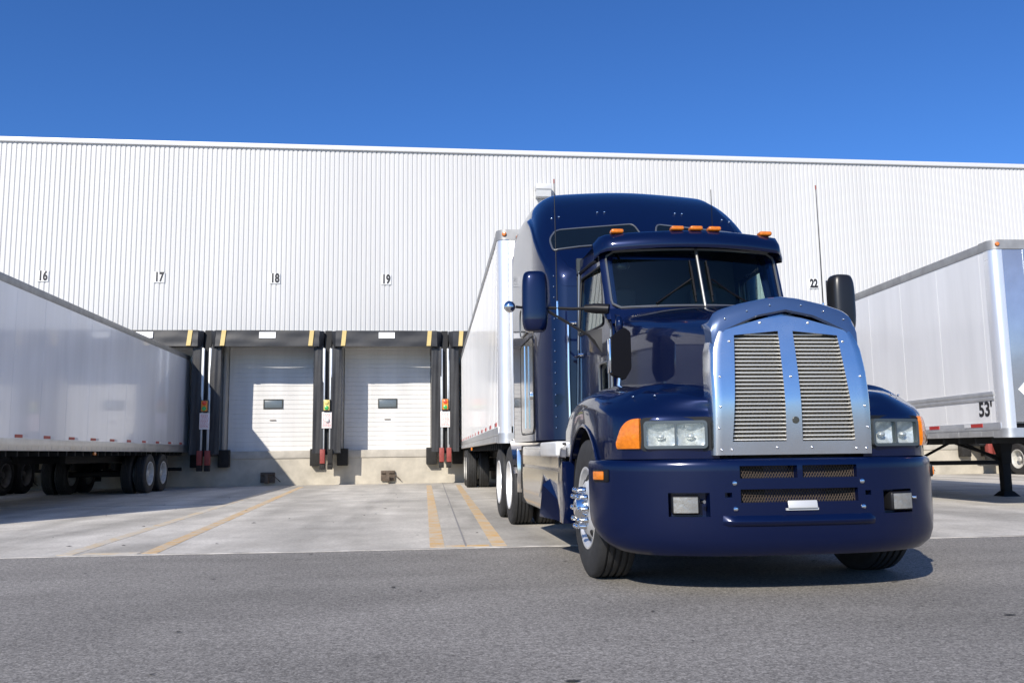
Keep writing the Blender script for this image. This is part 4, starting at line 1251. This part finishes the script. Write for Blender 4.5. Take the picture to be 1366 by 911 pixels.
# --- sleeper: rounded tall box with raked brow
SZ = [(3.02, 2.80), (3.12, 2.95), (3.28, 3.14), (3.5, 3.40), (3.75, 3.65), (4.0, 3.84), (4.3, 3.98), (4.7, 4.06), (5.1, 4.07), (5.32, 4.04), (5.40, 3.96)]
def sl_sec(ly, zt, w=1.22):
    rr = interp([(3.0, .14), (3.4, .22), (4.0, .34), (4.7, .40), (5.4, .38)], ly)
    t = interp([(3.0, .0), (3.5, .02), (4.3, .05), (5.4, .05)], ly)
    pts = [(-w, 1.06), (-w, 1.5), (-w, 2.1), (-w, 2.55)]
    zs = max(2.62, zt - rr * 1.25)
    pts.append((-(w - t * .2), max(2.60, zs - .02)))
    for a in (15, 32, 50, 68, 84):
        pts.append((-(w - t - rr * 1.15 * (1 - math.cos(R(a)))), zs + (zt - zs - .04) * math.sin(R(a))))
    pts.append((-(w * .3), zt - .012)); pts.append((0, zt))
    return pts + [(-a, b) for a, b in reversed(pts[:-1])]
yy = []
for (a, b) in zip(SZ, SZ[1:]): yy += [lerp(a[0], b[0], k / 3) for k in range(3)]
yy.append(SZ[-1][0])
spz = spline([(a, 0, b) for a, b in SZ], 3)
swid = [(3.02, .94), (3.05, 1.02), (3.12, 1.09), (3.24, 1.15), (3.4, 1.195), (3.6, 1.22)]
secs = [[(p.x, sp.x, p.z) for p in spline([(a, 0, b) for a, b in sl_sec(sp.x, sp.z, interp(swid, sp.x))], 4)] for sp in spz]
f0 = secs[0]
# soften the vertical front corners
mb = MB(); mb.grid(secs)
for sec in (secs[0], secs[-1]):
    c = [(p[0] * .0, p[1], p[2]) for p in sec]
    mid = len(sec) // 2
    for k in range(mid):
        a, b = sec[k], sec[k + 1]; a2, b2 = sec[-1 - k], sec[-2 - k]
        q = [a, b, b2, a2] if b != b2 else [a, b, a2]
        try: mb.bm.faces.new([mb.bm.verts.new(v) for v in q])
        except ValueError: pass
slp = mb.build('sleeper', M['paint'], tk, angle=32)
def brow(x, ly):
    # height of the sleeper roof surface at x, ly
    zt = interp([(a.x, a.z) for a in spz], ly); sec = sl_sec(ly, zt, interp(swid, ly))
    pts = spline([(a, 0, b) for a, b in sec], 4)
    for a, b in zip(pts, pts[1:]):
        if a.x <= x <= b.x and a.x != b.x and a.z > 2.5: return lerp(a.z, b.z, (x - a.x) / (b.x - a.x))
    return zt
def brow_win(s):
    ol = round_poly([(.05, 3.27), (1.05, 3.22), (1.07, 3.37), (.97, 3.43), (.13, 3.475)], .05, 5)
    ol = [(s * p[0], p[1]) for p in ol]
    # dense fan patch following the brow
    cxm = sum(p[0] for p in ol) / len(ol); cym = sum(p[1] for p in ol) / len(ol)
    P = []
    m = len(ol)
    for p in ol + ol[:1]:
        row = []
        for k in range(9):
            t = k / 8; x = lerp(cxm, p[0], t); y = lerp(cym, p[1], t); row.append((x, y - .008, brow(x, y) + .007))
        P.append(row)
    mb = MB(); mb.grid(P); w_ = mb.build('sleeper_window', M['dark_glass'], slp, angle=60)
    mb = MB(); dense = []
    for a, b in zip(ol, ol[1:] + ol[:1]):
        for k in range(4): dense.append((lerp(a[0], b[0], k / 4), lerp(a[1], b[1], k / 4)))
    mb.tube([(p[0], p[1] - .008, brow(*p) + .006) for p in dense], .010, 6, closed=True); mb.build('window_frame', M['trim_metal'], w_)
mir(brow_win)
mb = MB()
for x, y in ((-1.0, 3.60), (-.92, 3.61), (-.48, 3.66), (-.40, 3.66), (.40, 3.66), (.48, 3.66), (.92, 3.61), (1.0, 3.60)): mb.sphere((x, y - .006, brow(x, y) + .004), .012, 8)
mb.build('rivets', M['chrome'], slp)
for s in (-1, 1):
    mb = MB()
    for k in range(15): mb.sphere((s * 1.075, 3.095, 1.18 + k * .11), .008, 6)
    mb.build('rivets', M['chrome'], slp)
def sleeper_side(s):
    fx = lambda o: (lambda p: (s * (1.221 + o), p[0], p[1]))
    dd = rrect(3.62, 1.16, 4.62, 2.16, .10)
    mb = MB(); mb.prism(dd, fx(.010), fx(.0)); d_ = mb.build('luggage_door', M['skirt'], slp)
    mb = MB(); mb.tube([fx(.008)(p) for p in rrect(3.60, 1.14, 4.64, 2.18, .11)], .006, 6, closed=True); mb.build('door_seal', M['trim_rubber'], d_)
    mb = MB(); mb.tube([fx(.03)((4.1, 1.2)), fx(.03)((4.1, 2.12))], .008, 6); mb.b2(s * 1.228, s * 1.25, 3.72, 3.84, 1.5, 1.58, .008); mb.build('latch_rod', M['chrome'], d_)
    ww = rrect(3.95, 2.62, 4.62, 3.12, .14)
    mb = MB(); mb.prism(ww, fx(-.002), fx(-.03)) if False else mb.prism(rrect(4.0, 2.28, 4.6, 2.58, .10), fx(.012), fx(.0)); v_ = mb.build('side_window', M['dark_glass'], slp)
    mb = MB(); mb.tube([fx(.012)(p) for p in rrect(3.99, 2.27, 4.61, 2.59, .105)], .010, 6, closed=True); mb.build('window_frame', M['trim_metal'], v_)
    # extender flap behind the sleeper
    mb = MB(); mb.b2(s * 1.19, s * 1.215, 5.36, 5.62, 1.1, 3.45, .01); mb.build('side_extender', M['paint'], slp)
    # skirt with step well
    P = []
    for k in range(23):
        y = lerp(1.93, 5.05, k / 22)
        xin = .14 * max(0, (y - 4.6) / .45) ** 2 + .03 * max(0, (2.1 - y) / .17) ** 2
        row = []
        for z, o in ((.33, .10), (.36, .03), (.42, .005), (.55, .0), (.70, -.002), (.765, .0), (.772, .018), (.79, .02), (.80, .004), (.88, .0), (.97, .002), (1.0, .02), (1.005, .12)):
            row.append((s * (1.225 - xin - o), y, z + .012 * (y - 1.93) / 3))
        P.append(row)
    mb = MB(); mb.grid(P)
    for row in (P[0], P[-1]): mb.grid([row, [(p[0] - s * .25, p[1] + (.02 if row is P[0] else -.02), p[2]) for p in row]])
    sk = mb.build('side_skirt', M['skirt'], tk, angle=40)
    mb = MB(); mb.hull([(s * 1.235, 1.90, .34), (s * 1.235, 2.06, .34), (s * 1.235, 1.90, .86), (s * 1.235, 2.04, .80), (s * .95, 1.90, .34), (s * .95, 1.90, .86), (s * .95, 2.06, .34), (s * .95, 2.04, .8), (s * 1.22, 1.86, .5), (s * 1.0, 1.84, .5)]); mb.build('skirt_nose', M['paint'], sk)
    # pointed step fairings standing out of the skirt
    mb = MB()
    mb.hull([(s * 1.222, 2.10, .345), (s * 1.222, 2.78, .345), (s * 1.222, 2.62, .70), (s * 1.222, 2.20, .52), (s * 1.325, 2.66, .35), (s * 1.30, 2.60, .64)])
    mb.build('step_fairing', M['paint'], sk)
    mb = MB(); mb.hull([(s * 1.222, 2.70, .50), (s * 1.222, 3.42, .49), (s * 1.222, 3.12, .745), (s * 1.222, 2.72, .68), (s * 1.25, 2.80, .50), (s * 1.245, 2.76, .67)]); mb.build('step_pocket', M['paint'], sk)
    mb = MB(); mb.b2(s * .95, s * 1.25, 2.12, 3.05, .90, 1.035, .02, 3); mb.build('tool_box', M['rim_bright'], sk)
    mb = MB(); mb.b2(s * .85, s * 1.19, 1.98, 5.0, .36, 1.02); mb.build('tank', M['under'], sk)
    # mirror on its two arms
    mr = empty('mirror', (s * 1.43, 2.02, 2.26), R(8) * s, tk)
    mb = MB(); mb.superell((0, 0, 0), (.118, .10, .270)); mb.build('shell', M['paint'] if s < 0 else M['mirror_black'], mr, angle=80)
    mb = MB(); mb.b2(-.09, .09, .080, .092, -.235, .235, .01); mb.build('mirror_glass', M['chrome'], mr)
    mb = MB(); mb.tube([(s * 1.34, 2.0, 2.205), (s * 1.10, 1.96, 2.19), (s * .96, 1.92, 2.19)], .014, 8); mb.tube([(s * 1.0, 1.93, 2.19), (s * .92, 1.90, 2.185), (s * .80, 1.84, 2.17)], [.034, .045, .045], 10)
    mb.tube([(s * 1.34, 2.0, 2.19), (s * 1.0, 1.93, 1.97), (s * .92, 1.88, 1.92)], .013, 8)
    mb.hull([(s * 1.0, 1.93, 1.99), (s * .87, 1.84, 2.0), (s * .87, 1.84, 1.78), (s * .89, 1.98, 1.98), (s * .93, 1.86, 1.9), (s * .99, 1.95, 1.96)])
    mb.build('mirror_arm', M['trim_black'], tk)
    # antenna on the mirror arm
    an = empty('antenna', (s * 1.235, 1.98, 2.13), 0, tk)
    mb = MB(); mb.tube([(0, 0, 0), (s * .002, .006, .6), (s * .004, .02, 1.24)], [.006, .0045, .0035], 6); mb.build('whip', M['trim_black'], an)
    mb = MB(); mb.tube([(s * .004, .02, 1.21), (s * .004, .021, 1.25)], .0065, 6); mb.build('tip', M['red'], an)
    mb = MB(); mb.cyl((0, 0, -.02), (0, 0, .13), .011, n=8); mb.build('base', M['chrome'], an)
mir(sleeper_side)
mb = MB(); mb.sphere((-1.655, 2.02, 2.215), .052, 20); mb.build('spot_mirror', M['chrome'], tk)
mb = MB(); mb.tube([(-1.60, 2.02, 2.215), (-1.50, 2.02, 2.205)], .012, 8); mb.build('spot_mirror_stalk', M['trim_black'], tk)
# hood mirror on the left fender, hood latch bulb
hm = empty('hood_mirror', (-.885, 1.18, 1.70), 0, tk)
mb = MB(); mb.prism(round_poly([(-.07, -.16), (.03, -.21), (.085, -.12), (.085, .17), (.03, .21), (-.07, .13)], .02), lambda p: (p[0], -.05, p[1]), lambda p: (p[0], .05, p[1])); mb.build('shell', M['hm_black'], hm)
mb = MB(); mb.b2(-.088, -.071, -.04, .055, -.15, .12, .004); mb.build('mirror_glass', M['chrome'], hm)
mb = MB(); mb.tube([(0, 0, -.19), (-.01, .0, -.27)], .016, 8); mb.lathe([(.035, 0), (.03, .02), (.018, .03)], (-.01, 0, -.285), (0, 0, 1), 12); mb.build('stem', M['chrome'], hm)
mb = MB(); mb.sphere((-.80, 1.50, 1.98), .055, 16, (.6, .8, 1.4)); mb.build('hood_latch', M['paint'], tk)
mb = MB(); mb.tube([(.55, 2.9, 2.88), (.552, 2.9, 3.6)], .004, 5); mb.cyl((.55, 2.9, 2.88), (.55, 2.9, 2.97), .012, n=8); mb.build('roof_antenna', M['trim_black'], tk)

# --- chassis and wheels
mb = MB()
for s in (-1, 1): mb.b2(s * .40, s * .48, .45, 8.5, .72, .98)
mb.b2(-.45, .45, .5, 1.7, .42, 1.5); mb.b2(-.8, .8, 1.75, 3.0, .6, 1.03); mb.b2(-.9, .9, 3.0, 5.3, .55, 1.05)  # first box: dark engine filler, added so light doesn't pass under the hood
for y in (3.5, 5.6, 8.4): mb.b2(-.45, .45, y, y + .1, .74, .95)
mb.b2(-1.05, 1.05, .35, .42, .45, .95); mb.build('chassis', M['under'], tk)
mb = MB(); mb.b2(-.45, .45, 6.4, 7.4, 1.0, 1.075, .02); mb.build('fifth_wheel', M['under'], tk)
for y in (1.15,):
    mb = MB(); mb.b2(-.95, .95, y - .06, y + .06, .42, .54, .01); mb.build('front_axle', M['under'], tk)
    for s in (-1, 1): wheel(tk, s * 1.045, y, .515, 'front')
for y in (6.15, 7.47):
    mb = MB(); mb.cyl((-.95, y, .515), (.95, y, .515), .09, n=12); mb.sphere((0, y, .515), .22, 14); mb.build('drive_axle', M['under'], tk)
    for s in (-1, 1): wheel(tk, s * .91, y, .515, 'dual', True)
for s in (-1, 1):
    mb = MB(); mb.b2(s * .75 - .28, s * .75 + .28, 8.1, 8.12, .25, 1.05); mb.build('mudflap', M['flap'], tk)
    P = []
    mb = MB()
    for a in range(92, 172, 8): P.append([(s * x, 6.15 - .60 * -math.cos(R(a)), .515 + .60 * math.sin(R(a))) for x in (.62, 1.22)])
    mb.grid(P); mb.b2(s * 1.0, s * 1.2, 5.36, 5.40, .45, .98, .01); mb.build('quarter_fender', M['skirt'], tk)
